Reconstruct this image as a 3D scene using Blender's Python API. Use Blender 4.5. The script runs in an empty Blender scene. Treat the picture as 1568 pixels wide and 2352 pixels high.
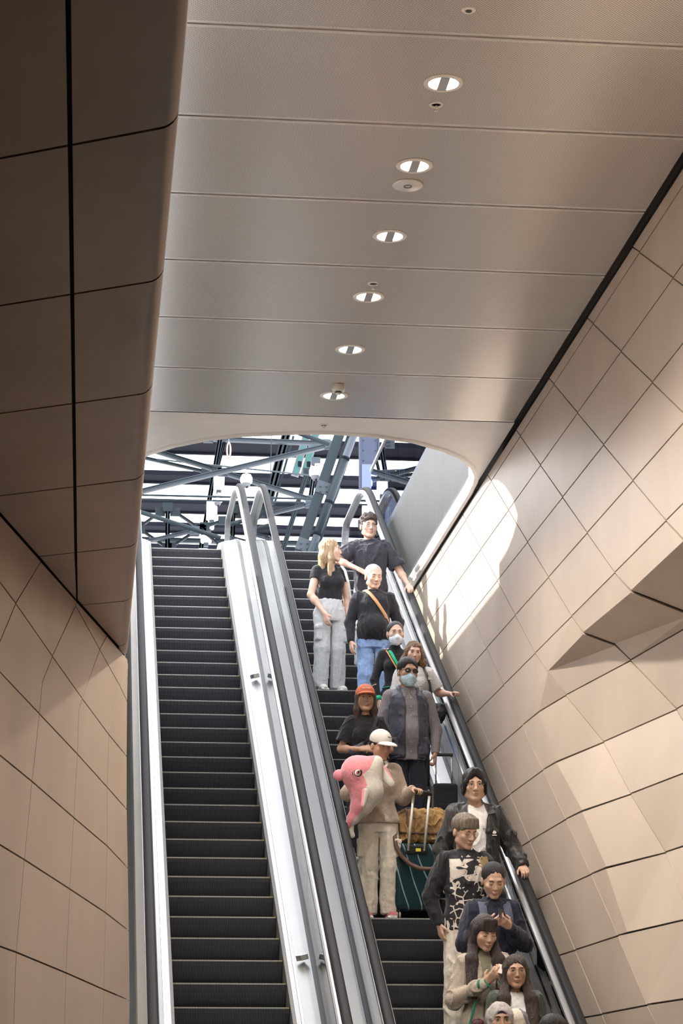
import bpy, bmesh, math, random
import numpy as np
from mathutils import Vector, Matrix
R = math.radians
random.seed(7); RNG = np.random.default_rng(5)
SC = bpy.context.scene
COL = SC.collection

# ------------------------------------------------------------------ camera
FPX, PITCH, YAW = 5350.0, 14.4, 6.12
cam_d = bpy.data.cameras.new('camera'); cam = bpy.data.objects.new('camera', cam_d); COL.objects.link(cam)
cam.location = (0, 0, 1.6)
cam.rotation_euler = (R(90 + PITCH), 0, R(-YAW))
cam_d.sensor_fit = 'VERTICAL'; cam_d.sensor_height = 36.0; cam_d.lens = FPX / 2352 * 36.0
cam_d.clip_start = 0.5; cam_d.clip_end = 400
SC.camera = cam

# ------------------------------------------------------------------ light
SC.view_settings.view_transform = 'Standard'; SC.view_settings.look = 'None'
SC.view_settings.gamma = 1.0; SC.view_settings.use_curve_mapping = False
SC.view_settings.exposure = 0.42
W = bpy.data.worlds.new('sky'); SC.world = W; W.use_nodes = True
bg = W.node_tree.nodes['Background']; bg.inputs[0].default_value = (0.93, 0.95, 1.0, 1); bg.inputs[1].default_value = 4.2
sun_d = bpy.data.lights.new('sun', 'SUN'); sun_d.energy = 8.0; sun_d.angle = R(0.6); sun_d.color = (1.0, 0.97, 0.93)
sun = bpy.data.objects.new('sun', sun_d); COL.objects.link(sun)
SUN_DIR = Vector((1.0, -0.36, -0.66)).normalized()
sun.rotation_euler = SUN_DIR.to_track_quat('-Z', 'Y').to_euler(); sun.location = (-20, 30, 25)
def area(name, loc, size, energy, color, rot=(0, 0, 0)):
    d = bpy.data.lights.new(name, 'AREA'); d.shape = 'RECTANGLE'; d.size, d.size_y = size; d.energy = energy; d.color = color
    o = bpy.data.objects.new(name, d); COL.objects.link(o); o.location = loc; o.rotation_euler = rot
    return o
area('added_ceiling_fill', (2.1, 11.6, 8.28), (3.2, 3.4), 330, (1.0, 0.93, 0.84))  # added fill above the frame, brightens wall, steps and riders; no fitting there
area('added_back_fill', (2.5, -8.0, 8.1), (6.0, 5.0), 70, (1.0, 0.92, 0.82))  # weak added fill far behind the camera, not a real fitting

# ------------------------------------------------------------------ materials
MATS = {}
def mat(name, col, rough=0.5, metal=0.0, var=0.0, vscale=4.0, stretch=(1, 1, 1), bump=0.0, bscale=60.0, spec=0.5, emit=None, sheen=0.0, coat=0.0):
    if name in MATS: return MATS[name]
    m = bpy.data.materials.new(name); m.use_nodes = True; nt = m.node_tree; b = nt.nodes['Principled BSDF']
    c = tuple(col) + (1,) if len(col) == 3 else col
    b.inputs['Base Color'].default_value = c; b.inputs['Roughness'].default_value = rough; b.inputs['Metallic'].default_value = metal
    b.inputs['Specular IOR Level'].default_value = spec
    if sheen: b.inputs['Sheen Weight'].default_value = sheen
    if coat: b.inputs['Coat Weight'].default_value = coat; b.inputs['Coat Roughness'].default_value = 0.15
    if emit: b.inputs['Emission Color'].default_value = tuple(emit[0]) + (1,); b.inputs['Emission Strength'].default_value = emit[1]
    if var or bump:
        tc = nt.nodes.new('ShaderNodeTexCoord'); mp = nt.nodes.new('ShaderNodeMapping'); mp.inputs['Scale'].default_value = stretch
        nt.links.new(tc.outputs['Object'], mp.inputs[0])
    if var:
        n = nt.nodes.new('ShaderNodeTexNoise'); n.inputs['Scale'].default_value = vscale; n.inputs['Detail'].default_value = 6; n.inputs['Roughness'].default_value = 0.6
        nt.links.new(mp.outputs[0], n.inputs['Vector'])
        r = nt.nodes.new('ShaderNodeValToRGB')
        r.color_ramp.elements[0].position = 0.3; r.color_ramp.elements[1].position = 0.7
        r.color_ramp.elements[0].color = tuple(max(0, x * (1 - var)) for x in c[:3]) + (1,)
        r.color_ramp.elements[1].color = tuple(min(1, x * (1 + var)) for x in c[:3]) + (1,)
        nt.links.new(n.outputs[0], r.inputs[0]); nt.links.new(r.outputs[0], b.inputs['Base Color'])
    if bump:
        n2 = nt.nodes.new('ShaderNodeTexNoise'); n2.inputs['Scale'].default_value = bscale; n2.inputs['Detail'].default_value = 4
        nt.links.new(mp.outputs[0], n2.inputs['Vector'])
        bp = nt.nodes.new('ShaderNodeBump'); bp.inputs['Strength'].default_value = bump; bp.inputs['Distance'].default_value = 0.02
        nt.links.new(n2.outputs[0], bp.inputs['Height']); nt.links.new(bp.outputs[0], b.inputs['Normal'])
    MATS[name] = m
    return m
def glass_mat(name, tint, refl=1.0, rough=0.0, ior=1.5):
    m = bpy.data.materials.new(name); m.use_nodes = True; nt = m.node_tree
    for n in list(nt.nodes): nt.nodes.remove(n)
    o = nt.nodes.new('ShaderNodeOutputMaterial'); mx = nt.nodes.new('ShaderNodeMixShader')
    t = nt.nodes.new('ShaderNodeBsdfTransparent'); t.inputs[0].default_value = tuple(tint) + (1,)
    g = nt.nodes.new('ShaderNodeBsdfGlossy'); g.inputs['Roughness'].default_value = rough; g.inputs[0].default_value = (refl, refl, refl, 1)
    f = nt.nodes.new('ShaderNodeFresnel'); f.inputs[0].default_value = ior
    nt.links.new(f.outputs[0], mx.inputs[0]); nt.links.new(t.outputs[0], mx.inputs[1]); nt.links.new(g.outputs[0], mx.inputs[2]); nt.links.new(mx.outputs[0], o.inputs[0])
    MATS[name] = m
    return m
def perforated():
    m = mat('perforated_ceiling_metal', (0.40, 0.365, 0.325), 0.26, 0.5)
    nt = m.node_tree; b = nt.nodes['Principled BSDF']
    tc = nt.nodes.new('ShaderNodeTexCoord'); mp = nt.nodes.new('ShaderNodeMapping'); mp.inputs['Rotation'].default_value = (0, 0, R(45)); mp.inputs['Scale'].default_value = (62, 62, 0)
    v = nt.nodes.new('ShaderNodeTexVoronoi'); v.inputs['Randomness'].default_value = 0; v.inputs['Scale'].default_value = 1; v.voronoi_dimensions = '2D'
    r = nt.nodes.new('ShaderNodeValToRGB'); r.color_ramp.elements[0].position = 0.27; r.color_ramp.elements[1].position = 0.36
    r.color_ramp.elements[0].color = (0.30, 0.28, 0.26, 1); r.color_ramp.elements[1].color = (0.80, 0.77, 0.73, 1)
    nt.links.new(tc.outputs['Object'], mp.inputs[0]); nt.links.new(mp.outputs[0], v.inputs['Vector']); nt.links.new(v.outputs['Distance'], r.inputs[0]); nt.links.new(r.outputs[0], b.inputs['Base Color'])
    b.inputs['Anisotropic'].default_value = 0.5
    return m
M_PERF = perforated()
M_RIM = mat('plain_ceiling_metal', (0.80, 0.77, 0.74), 0.28, 0.5)
M_FASCIA = mat('white_fascia', (0.86, 0.85, 0.83), 0.4, 0.0, 0.04, 2)
M_DARK = mat('joint_black', (0.012, 0.010, 0.008), 0.9)
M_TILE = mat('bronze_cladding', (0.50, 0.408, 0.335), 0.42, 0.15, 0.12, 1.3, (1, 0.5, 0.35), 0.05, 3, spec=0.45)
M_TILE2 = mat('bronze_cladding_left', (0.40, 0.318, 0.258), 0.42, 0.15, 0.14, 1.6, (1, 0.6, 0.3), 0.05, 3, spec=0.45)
M_CREAM = mat('cream_cladding', (0.62, 0.585, 0.545), 0.4, 0, 0.03, 1.5)
M_WHITE = mat('white_panel', (0.80, 0.79, 0.77), 0.35, 0.0, 0.03, 1.5)
M_PLAIN = mat('pale_grey_panel', (0.17, 0.178, 0.20), 0.6, spec=0.2)
M_STEEL = mat('brushed_steel', (0.72, 0.72, 0.72), 0.28, 0.9, 0.05, 3, (8, 1, 8))
M_CHROME = mat('polished_steel', (0.85, 0.85, 0.86), 0.12, 1.0)
M_GUIDE = mat('guide_steel', (0.40, 0.40, 0.41), 0.3, 0.85)
M_DECK = mat('satin_deck_metal', (0.26, 0.26, 0.262), 0.34, 0.55, 0.04, 2)
M_RUBBER = mat('handrail_rubber', (0.016, 0.0155, 0.017), 0.62, spec=0.12)
M_SKIRT = mat('skirt_brush', (0.14, 0.135, 0.135), 0.6, 0.2, 0.2, 30, (1, 6, 6))
M_GASKET = mat('gasket_grey', (0.085, 0.09, 0.095), 0.45, 0.3)
M_STEP = mat('step_black', (0.006, 0.006, 0.007), 0.6, 0.0, spec=0.2)
M_RIB = mat('step_rib', (0.058, 0.060, 0.072), 0.5, 0.1)
M_YELLOW = mat('yellow_step_edge', (0.36, 0.31, 0.16), 0.5)
M_TREAD = mat('worn_tread_metal', (0.46, 0.46, 0.47), 0.4, 0.5)
M_NOSE = mat('step_nose_highlight', (0.42, 0.41, 0.40), 0.45, 0.3)  # pale tone painted in for the light the step edge catches
M_FLOOR = mat('concourse_floor', (0.10, 0.095, 0.09), 0.5, 0, 0.1, 3)
M_BEAM = mat('painted_steel', (0.020, 0.030, 0.037), 0.5, 0.0, spec=0.2)
M_BEAM2 = mat('pale_blue_steel', (0.050, 0.063, 0.080), 0.5, 0.0, spec=0.3)
M_PURLIN = mat('black_purlin', (0.010, 0.011, 0.016), 0.9, spec=0.05)
M_LAMP = mat('lamp_glow', (1, 1, 1), 0.5, emit=((1.0, 0.96, 0.90), 9.0))
M_LAMPW = mat('luminaire_glow', (1, 1, 1), 0.5, emit=((0.97, 0.98, 1.0), 1.6))
M_GLASS = glass_mat('balustrade_glass', (0.93, 0.965, 0.955), 1.0)
M_GLASSB = glass_mat('guard_glass', (0.26, 0.33, 0.52), 1.0, ior=1.8)

# ------------------------------------------------------------------ mesh helpers
def link(o, parent=None):
    COL.objects.link(o)
    if parent is not None: o.parent = parent
    return o
def tag(o, label=None, cat=None, group=None, kind=None):
    if label: o['label'] = label
    if cat: o['category'] = cat
    if group: o['group'] = group
    if kind: o['kind'] = kind
    return o
def empty(name, loc, label, cat, group=None, rz=0):
    o = bpy.data.objects.new(name, None); o.location = loc; o.rotation_euler = (0, 0, rz); o.empty_display_size = 0.1; COL.objects.link(o)
    return tag(o, label, cat, group)
class MB:
    def __init__(s): s.v = []; s.f = []; s.m = []; s.sm = []
    def add(s, vs, fs, mi=0, sm=False):
        o = len(s.v); s.v += [tuple(map(float, p)) for p in vs]
        for f in fs: s.f.append([i + o for i in f]); s.m.append(mi); s.sm.append(sm)
        return s
    def box(s, a, b, mi=0):
        (x0, y0, z0), (x1, y1, z1) = a, b
        return s.add([(x0, y0, z0), (x1, y0, z0), (x1, y1, z0), (x0, y1, z0), (x0, y0, z1), (x1, y0, z1), (x1, y1, z1), (x0, y1, z1)],
                     [(0, 3, 2, 1), (4, 5, 6, 7), (0, 1, 5, 4), (1, 2, 6, 5), (2, 3, 7, 6), (3, 0, 4, 7)], mi)
    def bar(s, p, q, w, h, mi=0, up=(0, 0, 1)):
        p, q = Vector(p), Vector(q); d = (q - p).normalized(); u = Vector(up)
        if abs(d.dot(u)) > 0.97: u = Vector((0, 1, 0))
        sd = d.cross(u).normalized(); u = sd.cross(d).normalized()
        vs = [c + sd * (i * w / 2) + u * (j * h / 2) for c in (p, q) for i, j in ((-1, -1), (1, -1), (1, 1), (-1, 1))]
        return s.add(vs, [(0, 1, 2, 3), (7, 6, 5, 4), (0, 4, 5, 1), (1, 5, 6, 2), (2, 6, 7, 3), (3, 7, 4, 0)], mi)
    def tube(s, pts, r, n=10, mi=0, closed=False, caps=True):
        pts = [Vector(p) for p in pts]; N = len(pts); rs = r if isinstance(r, (list, tuple)) else [r] * N
        rings = []; prev = None
        for i, p in enumerate(pts):
            a = pts[i - 1] if (i or closed) else p; b = pts[(i + 1) % N] if (i < N - 1 or closed) else p
            d = (b - a).normalized()
            if prev is None:
                u = Vector((0, 0, 1)) if abs(d.z) < 0.9 else Vector((1, 0, 0))
                u = (u - d * u.dot(d)).normalized()
            else: u = (prev - d * prev.dot(d)).normalized()
            prev = u; w = d.cross(u)
            rings.append([p + (u * math.cos(t) + w * math.sin(t)) * rs[i] for t in [2 * math.pi * k / n for k in range(n)]])
        vs = [v for rg in rings for v in rg]; fs = []
        for i in range(N - 1 + (1 if closed else 0)):
            a = i * n; b = ((i + 1) % N) * n
            for k in range(n): fs.append((a + k, a + (k + 1) % n, b + (k + 1) % n, b + k))
        s.add(vs, fs, mi, True)
        if caps and not closed:
            o = len(s.v) - len(vs)
            s.f.append([o + k for k in reversed(range(n))]); s.m.append(mi); s.sm.append(False)
            s.f.append([o + (N - 1) * n + k for k in range(n)]); s.m.append(mi); s.sm.append(False)
        return s
    def lathe(s, prof, c=(0, 0, 0), n=32, mi=0, axis='z', sm=True):
        vs = []; fs = []
        for r, h in prof:
            for k in range(n):
                t = 2 * math.pi * k / n; p = (r * math.cos(t), r * math.sin(t), h)
                if axis == 'y': p = (p[0], p[2], p[1])
                if axis == 'x': p = (p[2], p[0], p[1])
                vs.append((p[0] + c[0], p[1] + c[1], p[2] + c[2]))
        for i in range(len(prof) - 1):
            for k in range(n): fs.append((i * n + k, i * n + (k + 1) % n, (i + 1) * n + (k + 1) % n, (i + 1) * n + k))
        s.add(vs, fs, mi, sm)
        for i in (0, len(prof) - 1):
            if prof[i][0] > 1e-4:
                o = len(s.v) - len(vs) + i * n
                s.f.append([o + k for k in range(n)]); s.m.append(mi); s.sm.append(False)
        return s
    def prism(s, poly, d, mi=0):
        """polygon (list of 3-D points) pushed along vector d"""
        n = len(poly); d = Vector(d)
        vs = [Vector(p) for p in poly] + [Vector(p) + d for p in poly]
        fs = [tuple(range(n)), tuple(reversed(range(n, 2 * n)))] + [(i, i + n, (i + 1) % n + n, (i + 1) % n) for i in range(n)]
        return s.add(vs, fs, mi)
    def build(s, name, mats, parent=None, bevel=0, seg=2):
        me = bpy.data.meshes.new(name); me.from_pydata(s.v, [], s.f)
        for m in (mats if isinstance(mats, (list, tuple)) else [mats]): me.materials.append(m)
        me.polygons.foreach_set('material_index', s.m); me.polygons.foreach_set('use_smooth', s.sm); me.update()
        bm = bmesh.new(); bm.from_mesh(me); bmesh.ops.recalc_face_normals(bm, faces=bm.faces); bm.to_mesh(me); bm.free()
        o = link(bpy.data.objects.new(name, me), parent)
        if bevel:
            b = o.modifiers.new('bevel', 'BEVEL'); b.width = bevel; b.segments = seg; b.limit_method = 'ANGLE'; b.angle_limit = R(40)
        return o
def struct(name, mb, mats, bevel=0):
    return tag(mb.build(name, mats, None, bevel), kind='structure')
def clip_poly(poly, f):
    """keep the part of a polygon (3-D points) where f(p) >= 0"""
    out = []
    for i, p in enumerate(poly):
        q = poly[(i + 1) % len(poly)]; a, b = f(p), f(q)
        if a >= 0: out.append(p)
        if a * b < 0: t = a / (a - b); out.append(tuple(p[k] + (q[k] - p[k]) * t for k in range(3)))
    return out
def panel(mb, outline, faces, nrm, gap=0.009, deep=0.04):
    """one cladding panel: outline pulled in by the joint width, faces index into it, returned edges go back into the joint"""
    c = Vector((0, 0, 0)); P = [Vector(p) for p in outline]
    for p in P: c += p
    c /= len(P); nrm = Vector(nrm).normalized(); Q = []
    n = len(P)
    for i, p in enumerate(P):
        e1 = (p - P[i - 1]).normalized(); e2 = (P[(i + 1) % n] - p).normalized()
        b1 = nrm.cross(e1); b2 = nrm.cross(e2)
        if b1.dot(c - p) < 0 and abs(b1.dot(c - p)) > 1e-6: b1 = -b1
        if b2.dot(c - p) < 0 and abs(b2.dot(c - p)) > 1e-6: b2 = -b2
        b = (b1 + b2)
        if b.length < 0.2: b = (c - p)
        b.normalize(); k = max(0.5, b.dot(b1))
        Q.append(p + b * gap / k)
    mb.add(Q, faces or [tuple(range(n))])
    mb.add(Q + [q - nrm * deep for q in Q], [(i, (i + 1) % n, (i + 1) % n + n, i + n) for i in range(n)])

# ------------------------------------------------------------------ floor, slabs, shell
T30 = math.tan(R(30)); YC = 19.5
def nose(Y): return 1.6 + (Y - YC) * T30
ZL = 9.62                                     # upper landing
struct('floor', MB().box((-6, -14, -0.3), (7, 17.0, 0)), M_FLOOR)
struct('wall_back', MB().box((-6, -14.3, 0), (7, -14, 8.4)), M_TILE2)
S = 0.9087                                    # wall, ceiling and fittings share this scale
ZC = 8.324; XW = 4.18
def sc(p): return (p[0] * S, p[1] * S, 1.6 + (p[2] - 1.6) * S)
ARC = [(0.22, 27.4), (0.28, 26.8), (0.40, 26.4), (0.54, 26.15), (0.83, 25.78), (1.216, 25.45), (1.6, 25.25), (2.18, 25.10), (2.57, 25.06), (3.07, 25.13), (3.54, 25.31), (3.94, 25.63), (4.2, 25.94), (4.38, 26.3), (4.49, 26.68), (4.53, 27.0), (4.55, 27.6)]
ARC = [(x * S, y * S) for x, y in ARC]
def arc_y(x):
    for (a, b), (c, d) in zip(ARC, ARC[1:]):
        if a <= x <= c: return b + (d - b) * (x - a) / (c - a)
    return ARC[0][1] if x < ARC[0][0] else ARC[-1][1]
cm = MB(); SEAMS = [13.658 + 1.4294 * k for k in range(-19, 8)]
CX0, CX1 = 0.2, 4.13
for y0, y1 in zip(SEAMS, SEAMS[1:]):
    if y1 > 23: y1 = 40
    a, b = y0 + 0.012, y1 - 0.012
    if y1 < 23:
        i = 0.035
        cm.add([(CX0, a, ZC), (CX1, a, ZC), (CX1, b, ZC), (CX0, b, ZC), (CX0, a + i, ZC), (CX1, a + i, ZC), (CX1, b - i, ZC), (CX0, b - i, ZC)],
               [(4, 5, 6, 7)], 0)
        cm.add([(CX0, a, ZC), (CX1, a, ZC), (CX1, a + i, ZC), (CX0, a + i, ZC), (CX0, b - i, ZC), (CX1, b - i, ZC), (CX1, b, ZC), (CX0, b, ZC)], [(0, 1, 2, 3), (4, 5, 6, 7)], 1)
        for yy in (a, b): cm.add([(CX0, yy, ZC), (CX1, yy, ZC), (CX1, yy, ZC + 0.03), (CX0, yy, ZC + 0.03)], [(0, 1, 2, 3)], 1)
cm.box((CX0, SEAMS[0], ZC + 0.03), (CX1, SEAMS[-2], ZC + 0.05), 2)
# the last bay runs to the curved edge of the opening and is plain
a = SEAMS[-2] + 0.012
for (x0, q0), (x1, q1) in zip(ARC, ARC[1:]):
    cm.add([(x0, a, ZC), (x1, a, ZC), (x1, q1, ZC), (x0, q0, ZC)], [(0, 1, 2, 3)], 3)
cm.add([(4.134, a, ZC), (4.145, a, ZC), (4.145, 25.1, ZC), (4.134, 25.1, ZC)], [(0, 1, 2, 3)], 3)
struct('ceiling', cm, [M_PERF, M_RIM, M_DARK, M_FASCIA])
em = MB()
for off, z, r in ((0.0, ZC, 0.032), (0.03, ZC + 0.08, 0.055)):
    em.tube([(x, y + off, z) for x, y in ARC] + [(4.135, 45, z)], r, 10)
n = len(ARC)
pts = [(x, y + 0.02) for x, y in ARC] + [(4.14, 25.1)]
em.add([(x, y, ZC) for x, y in pts] + [(x, y, 9.78) for x, y in pts], [(i, i + 1, i + 2 + n, i + 1 + n) for i in range(n)], 0, True)
struct('trim_1', em, M_FASCIA)
sl = MB()
for (x0, q0), (x1, q1) in zip(ARC, ARC[1:]):
    sl.add([(x0, -14, ZC + 0.06), (x1, -14, ZC + 0.06), (x1, q1, ZC + 0.06), (x0, q0, ZC + 0.06), (x0, -14, 9.78), (x1, -14, 9.78), (x1, q1, 9.78), (x0, q0, 9.78)], [(0, 1, 2, 3), (4, 5, 6, 7), (3, 2, 6, 7)])
sl.box((4.16, -14, ZC + 0.06), (7, 60, 9.78))
struct('floor_upper', sl, M_FLOOR)
struct('floor_landing', MB().box((0.2, 34.1, 9.3), (4.15, 60, ZL)), M_FLOOR)

# ------------------------------------------------------------------ right wall: inclined grid of bronze panels with a folded recess
def zb(b): return 7.575 - 0.5797 * b
def ya(a, z): return 15.939 + 1.7338 * (a - 1) + (z - 7.575) * 1.7241
XR = {(6, 4): 4.69, (5, 4): 4.91, (4, 4): 5.08, (3, 4): 5.2, (2, 4): 5.25, (6, 5): 4.815, (5, 5): 5.045, (4, 5): 5.12, (3, 5): 5.2, (6, 6): 4.804, (5, 6): 5.0, (4, 6): 5.1, (3, 6): 5.2,
      (7, 7): 4.60, (6, 7): 4.83, (5, 7): 4.97, (4, 7): 5.05, (7, 8): 4.585, (6, 8): 4.73, (5, 8): 4.85, (4, 8): 4.95, (7, 9): 4.56, (6, 9): 4.62, (5, 9): 4.7}
def nd(a, b): z = zb(b); return (S * XR.get((a, b), 4.6 if b < 4 or a > 6 else 5.2), ya(a, z), z)
NR = (-1, 0, 0)
rw = MB()
RIDGE = {6: (4.6, 23.11, 5.94), 5: (4.62, 21.45, 6.01), 4: (4.61, 19.40, 5.97), 3: (4.6, 17.53, 5.975), 2: (4.6, 15.65, 5.975), 1: (4.6, 13.8, 5.975), 0: (4.6, 11.9, 5.975), -1: (4.6, 10.0, 5.975)}
VAL = {5: (4.856, 21.15, 5.842), 4: (5.03, 19.05, 5.70), 3: (5.15, 17.0, 5.62), 2: (5.2, 15.1, 5.62), 1: (5.2, 13.2, 5.62), 0: (5.2, 11.3, 5.62), -1: (5.2, 9.4, 5.62)}
RIDGE = {k: sc(v) for k, v in RIDGE.items()}; VAL = {k: sc(v) for k, v in VAL.items()}
KINK = {4: (4.61, 23.67), 5: (4.625, 22.91), 6: (4.625, 21.74), 7: (4.61, 20.7), 8: (4.60, 19.9)}
KINK = {k: (v[0] * S, v[1] * S) for k, v in KINK.items()}
for a in range(-3, 16):
    for b in range(-2, 15):
        p = [nd(a, b), nd(a + 1, b), nd(a + 1, b + 1), nd(a, b + 1)]     # a+1 is further away
        if min(q[2] for q in p) > 8.31 + 0.6 or max(q[2] for q in p) < -0.3: continue
        if p[0][1] > 38: continue
        if b == 3 and a <= 5 and a >= -1:
            if a == 5:
                o = [nd(5, 3), nd(6, 3), RIDGE[6], nd(6, 4), nd(5, 4), VAL[5], RIDGE[5]]
                fs = [(0, 1, 2, 6), (6, 2, 5), (2, 3, 4, 5)]
            else:
                o = [nd(a, 3), nd(a + 1, 3), RIDGE[a + 1], VAL[a + 1], nd(a + 1, 4), nd(a, 4), VAL[a], RIDGE[a]]
                fs = [(0, 1, 2, 7), (7, 2, 3, 6), (6, 3, 4, 5)]
            panel(rw, o, fs, NR); continue
        if a == 6 and b >= 3 and b <= 7:
            kt = KINK.get(b); kb = KINK.get(b + 1)
            o = [p[0]] + ([(kt[0], kt[1], zb(b))] if kt and b > 3 else []) + [p[1], p[2]] + ([(kb[0], kb[1], zb(b + 1))] if kb else []) + [p[3]]
            if b == 3: o = [nd(6, 3), nd(7, 3), nd(7, 4), (KINK[4][0], KINK[4][1], zb(4)), nd(6, 4), RIDGE[6]]
            if kt and kb and b > 3: fs = [(0, 1, 4, 5), (1, 2, 3, 4)]
            elif b == 3: fs = [(0, 1, 2, 3, 5), (5, 3, 4)]
            else: fs = None
            panel(rw, o, fs, NR); continue
        o = clip_poly(p, lambda q: 8.285 - q[2])
        if len(o) > 2: panel(rw, o, None if len(o) != 4 else [(0, 1, 2), (0, 2, 3)] if abs(XR.get((a, b), 4.6) - 4.6) > .01 else None, NR)
rwo = struct('wall_right', rw, M_TILE)
rwb = MB(); rwb.box((4.24, 23.4, -0.3), (4.5, 45, 8.3)); rwb.box((4.95, -14, -0.3), (5.2, 23.4, 5.7)); rwb.box((4.225, -14, 5.62), (5.2, 23.4, 8.4)); rwb.box((4.40, 21.2, -0.3), (4.95, 23.42, 5.7))
struct('wall_right_backing', rwb, M_DARK)
# plain panelled upstand above the bead, then frameless glass guard
ZG = 9.88
pw = MB(); ys = [21.0 + 1.41 * k for k in range(14)]
for y0, y1 in zip(ys, ys[1:]): pw.box((4.165, max(y0, 24.9) + 0.006, ZC + 0.02), (4.24, y1 - 0.006, ZG)) if y1 > 25 else None
pw.box((4.20, 24.9, ZC), (4.28, 39, ZG - 0.01), 1)
struct('wall_upstand', pw, [M_PLAIN, M_GASKET])
gg = empty('glass_guard', (4.2, 31, ZG), 'frameless blue tinted glass guard above the pale panelled upstand', 'glass barrier')
for k in range(6):
    y0 = 25.05 + 1.62 * k
    MB().box((-0.008, y0 - 31 + 0.008, 0.0), (0.008, y0 + 1.62 - 31 - 0.008, 1.36)).build('glass_pane', M_GLASSB, gg)
MB().box((-0.025, 25.05 - 31, 1.36), (0.025, 34.78 - 31, 1.40)).build('top_rail', M_STEEL, gg)

# ------------------------------------------------------------------ left wall: overhanging soffit and folded flank
ls = MB(); XE = 0.215
RAD = 0.055
def fold_y(x): return 11.843 + (x + 0.513) / 0.731 * 3.909
for j in range(-6, 9):
    for c, (x0, x1) in enumerate(((-3.2, -1.9), (-1.9, -1.02), (-1.02, -0.125), (-0.125, XE - RAD))):
        def yy(x, jj): return 7.0 + 1.418 * jj - 0.58 * (x + 0.12)
        o = [(x0, yy(x0, j), 4.6), (x1, yy(x1, j), 4.6), (x1, yy(x1, j + 1), 4.6), (x0, yy(x0, j + 1), 4.6)]
        o = clip_poly(o, lambda q: fold_y(q[0]) - q[1])
        if len(o) < 3: continue
        panel(ls, o, None, (0, 0, -1), 0.008)
        if c == 3:       # rounded arris turning up into the vertical face of the same panel
            ya0 = yy(XE - RAD, j) + 0.008; ya1 = min(yy(XE - RAD, j + 1) - 0.008, fold_y(XE))
            if ya1 <= ya0: continue
            arc = [(XE - RAD - 0.008 , 4.6)] + [(XE - RAD + RAD * math.sin(t), 4.6 + RAD - RAD * math.cos(t)) for t in [R(15 * k) for k in range(7)]] + [(XE, ZC + 0.2)]
            vs = [(x, ya0 - 0.5 * (x - XE + RAD), z) for x, z in arc] + [(x, ya1 - (0.5 * (x - XE + RAD) if ya1 < 15.6 else 0), z) for x, z in arc]; n = len(arc)
            ls.add(vs, [(i, i + 1, i + 1 + n, i + n) for i in range(n - 1)], 0, True)
LN = dict(
C0D1=(-.128,13.903,4.56),C0D2=(.025,14.719,4.451),C0D3=(.173,15.509,4.348),C0E=(.222,15.774,4.299),C1L=(-.613,11.307,4.321),C1D0=(-.431,12.276,4.219),
C1D1=(-.247,13.261,4.124),C1D2=(-.075,14.182,4.04),C1D3=(.099,15.117,3.967),C1E=(.228,15.806,3.928),C2D0=(-.526,11.771,3.801),C2L=(-.597,11.392,3.813),
C2D1=(-.303,12.965,3.74),C2D2=(-.094,14.081,3.683),C2D3=(.096,15.102,3.622),C2E=(.237,15.854,3.574),C3L=(-.584,11.461,3.399),C3D1=(-.328,12.83,3.343),
C3D2=(-.104,14.031,3.293),C3D3=(.106,15.154,3.249),C3E=(.255,15.95,3.189),C4L=(-.569,11.538,2.939),C4D1=(-.352,12.704,2.904),C4D2=(-.115,13.972,2.865),
C4D3=(.106,15.151,2.824),C4E=(.273,16.049,2.776),C5L=(-.553,11.625,2.421),C5D1=(-.375,12.578,2.406),C5D2=(-.123,13.926,2.376),C5D3=(.107,15.157,2.342),
C5E=(.291,16.145,2.318),F0=(-.32,12.873,4.59),F1=(-.121,13.94,4.59),F2=(.07,14.959,4.59),F3=(.222,15.775,4.551),Kd1=(-.294,13.012,3.924),Kd2=(-.093,14.089,3.955),Kd3=(.098,15.112,4.004),
FL=(-.95,9.5,4.59),C1X=(-.95,9.5,4.42),C2X=(-.95,9.5,3.95),C3X=(-.95,9.5,3.45),C4X=(-.95,9.5,2.98),C5X=(-.95,9.5,2.44),FE=(.216,15.75,4.59))
DV = Vector((0.731, 3.909, 0)).normalized(); NL = (DV.y, -DV.x, 0)
for nm in ('X', 'D1', 'D2', 'D3', 'E'):
    p = LN['C5' + nm]
    for k in range(6, 12): LN['C%d%s' % (k, nm)] = (p[0], p[1], max(-0.2, p[2] - 0.52 * (k - 5)))
for s in ('FL C1X C1D0 F0', 'F0 C1D0 C1D1 C0D1 F1', 'C1X C2X C2D0 C1D0', 'C1D0 C2D0 C2D1 Kd1 C1D1', 'F1 C0D1 C0D2 F2', 'C0D1 C1D1 C1D2 C0D2', 'F2 C0D2 C0D3 F3 FE', 'C0D2 C1D2 C1D3 Kd3 C0D3',
          'F3 C0D3 C0E', 'C0D3 Kd3 C1D3 C1E C0E', 'C1D1 Kd1 C2D1 C2D2 Kd2 C1D2', 'C1D2 Kd2 C2D2 C2D3 C1D3', 'C1D3 C2D3 C2E C1E', 'C2X C3X C3D1 C2D1 C2D0', 'C2D1 C3D1 C3D2 C2D2', 'C2D2 C3D2 C3D3 C2D3', 'C2D3 C3D3 C3E C2E'):
    panel(ls, [LN[k] for k in s.split()], None, NL, 0.005)
for k in range(3, 11):
    for a, b in (('X', 'D1'), ('D1', 'D2'), ('D2', 'D3'), ('D3', 'E')):
        if LN['C%d%s' % (k, a)][2] <= -0.2: continue
        panel(ls, [LN['C%d%s' % (k, a)], LN['C%d%s' % (k + 1, a)], LN['C%d%s' % (k + 1, b)], LN['C%d%s' % (k, b)]], None, NL, 0.005)
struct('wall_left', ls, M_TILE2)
lb = MB()
lb.box((-6, -14, 4.64), (0.20, 15.7, 9.76), 0)
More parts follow.
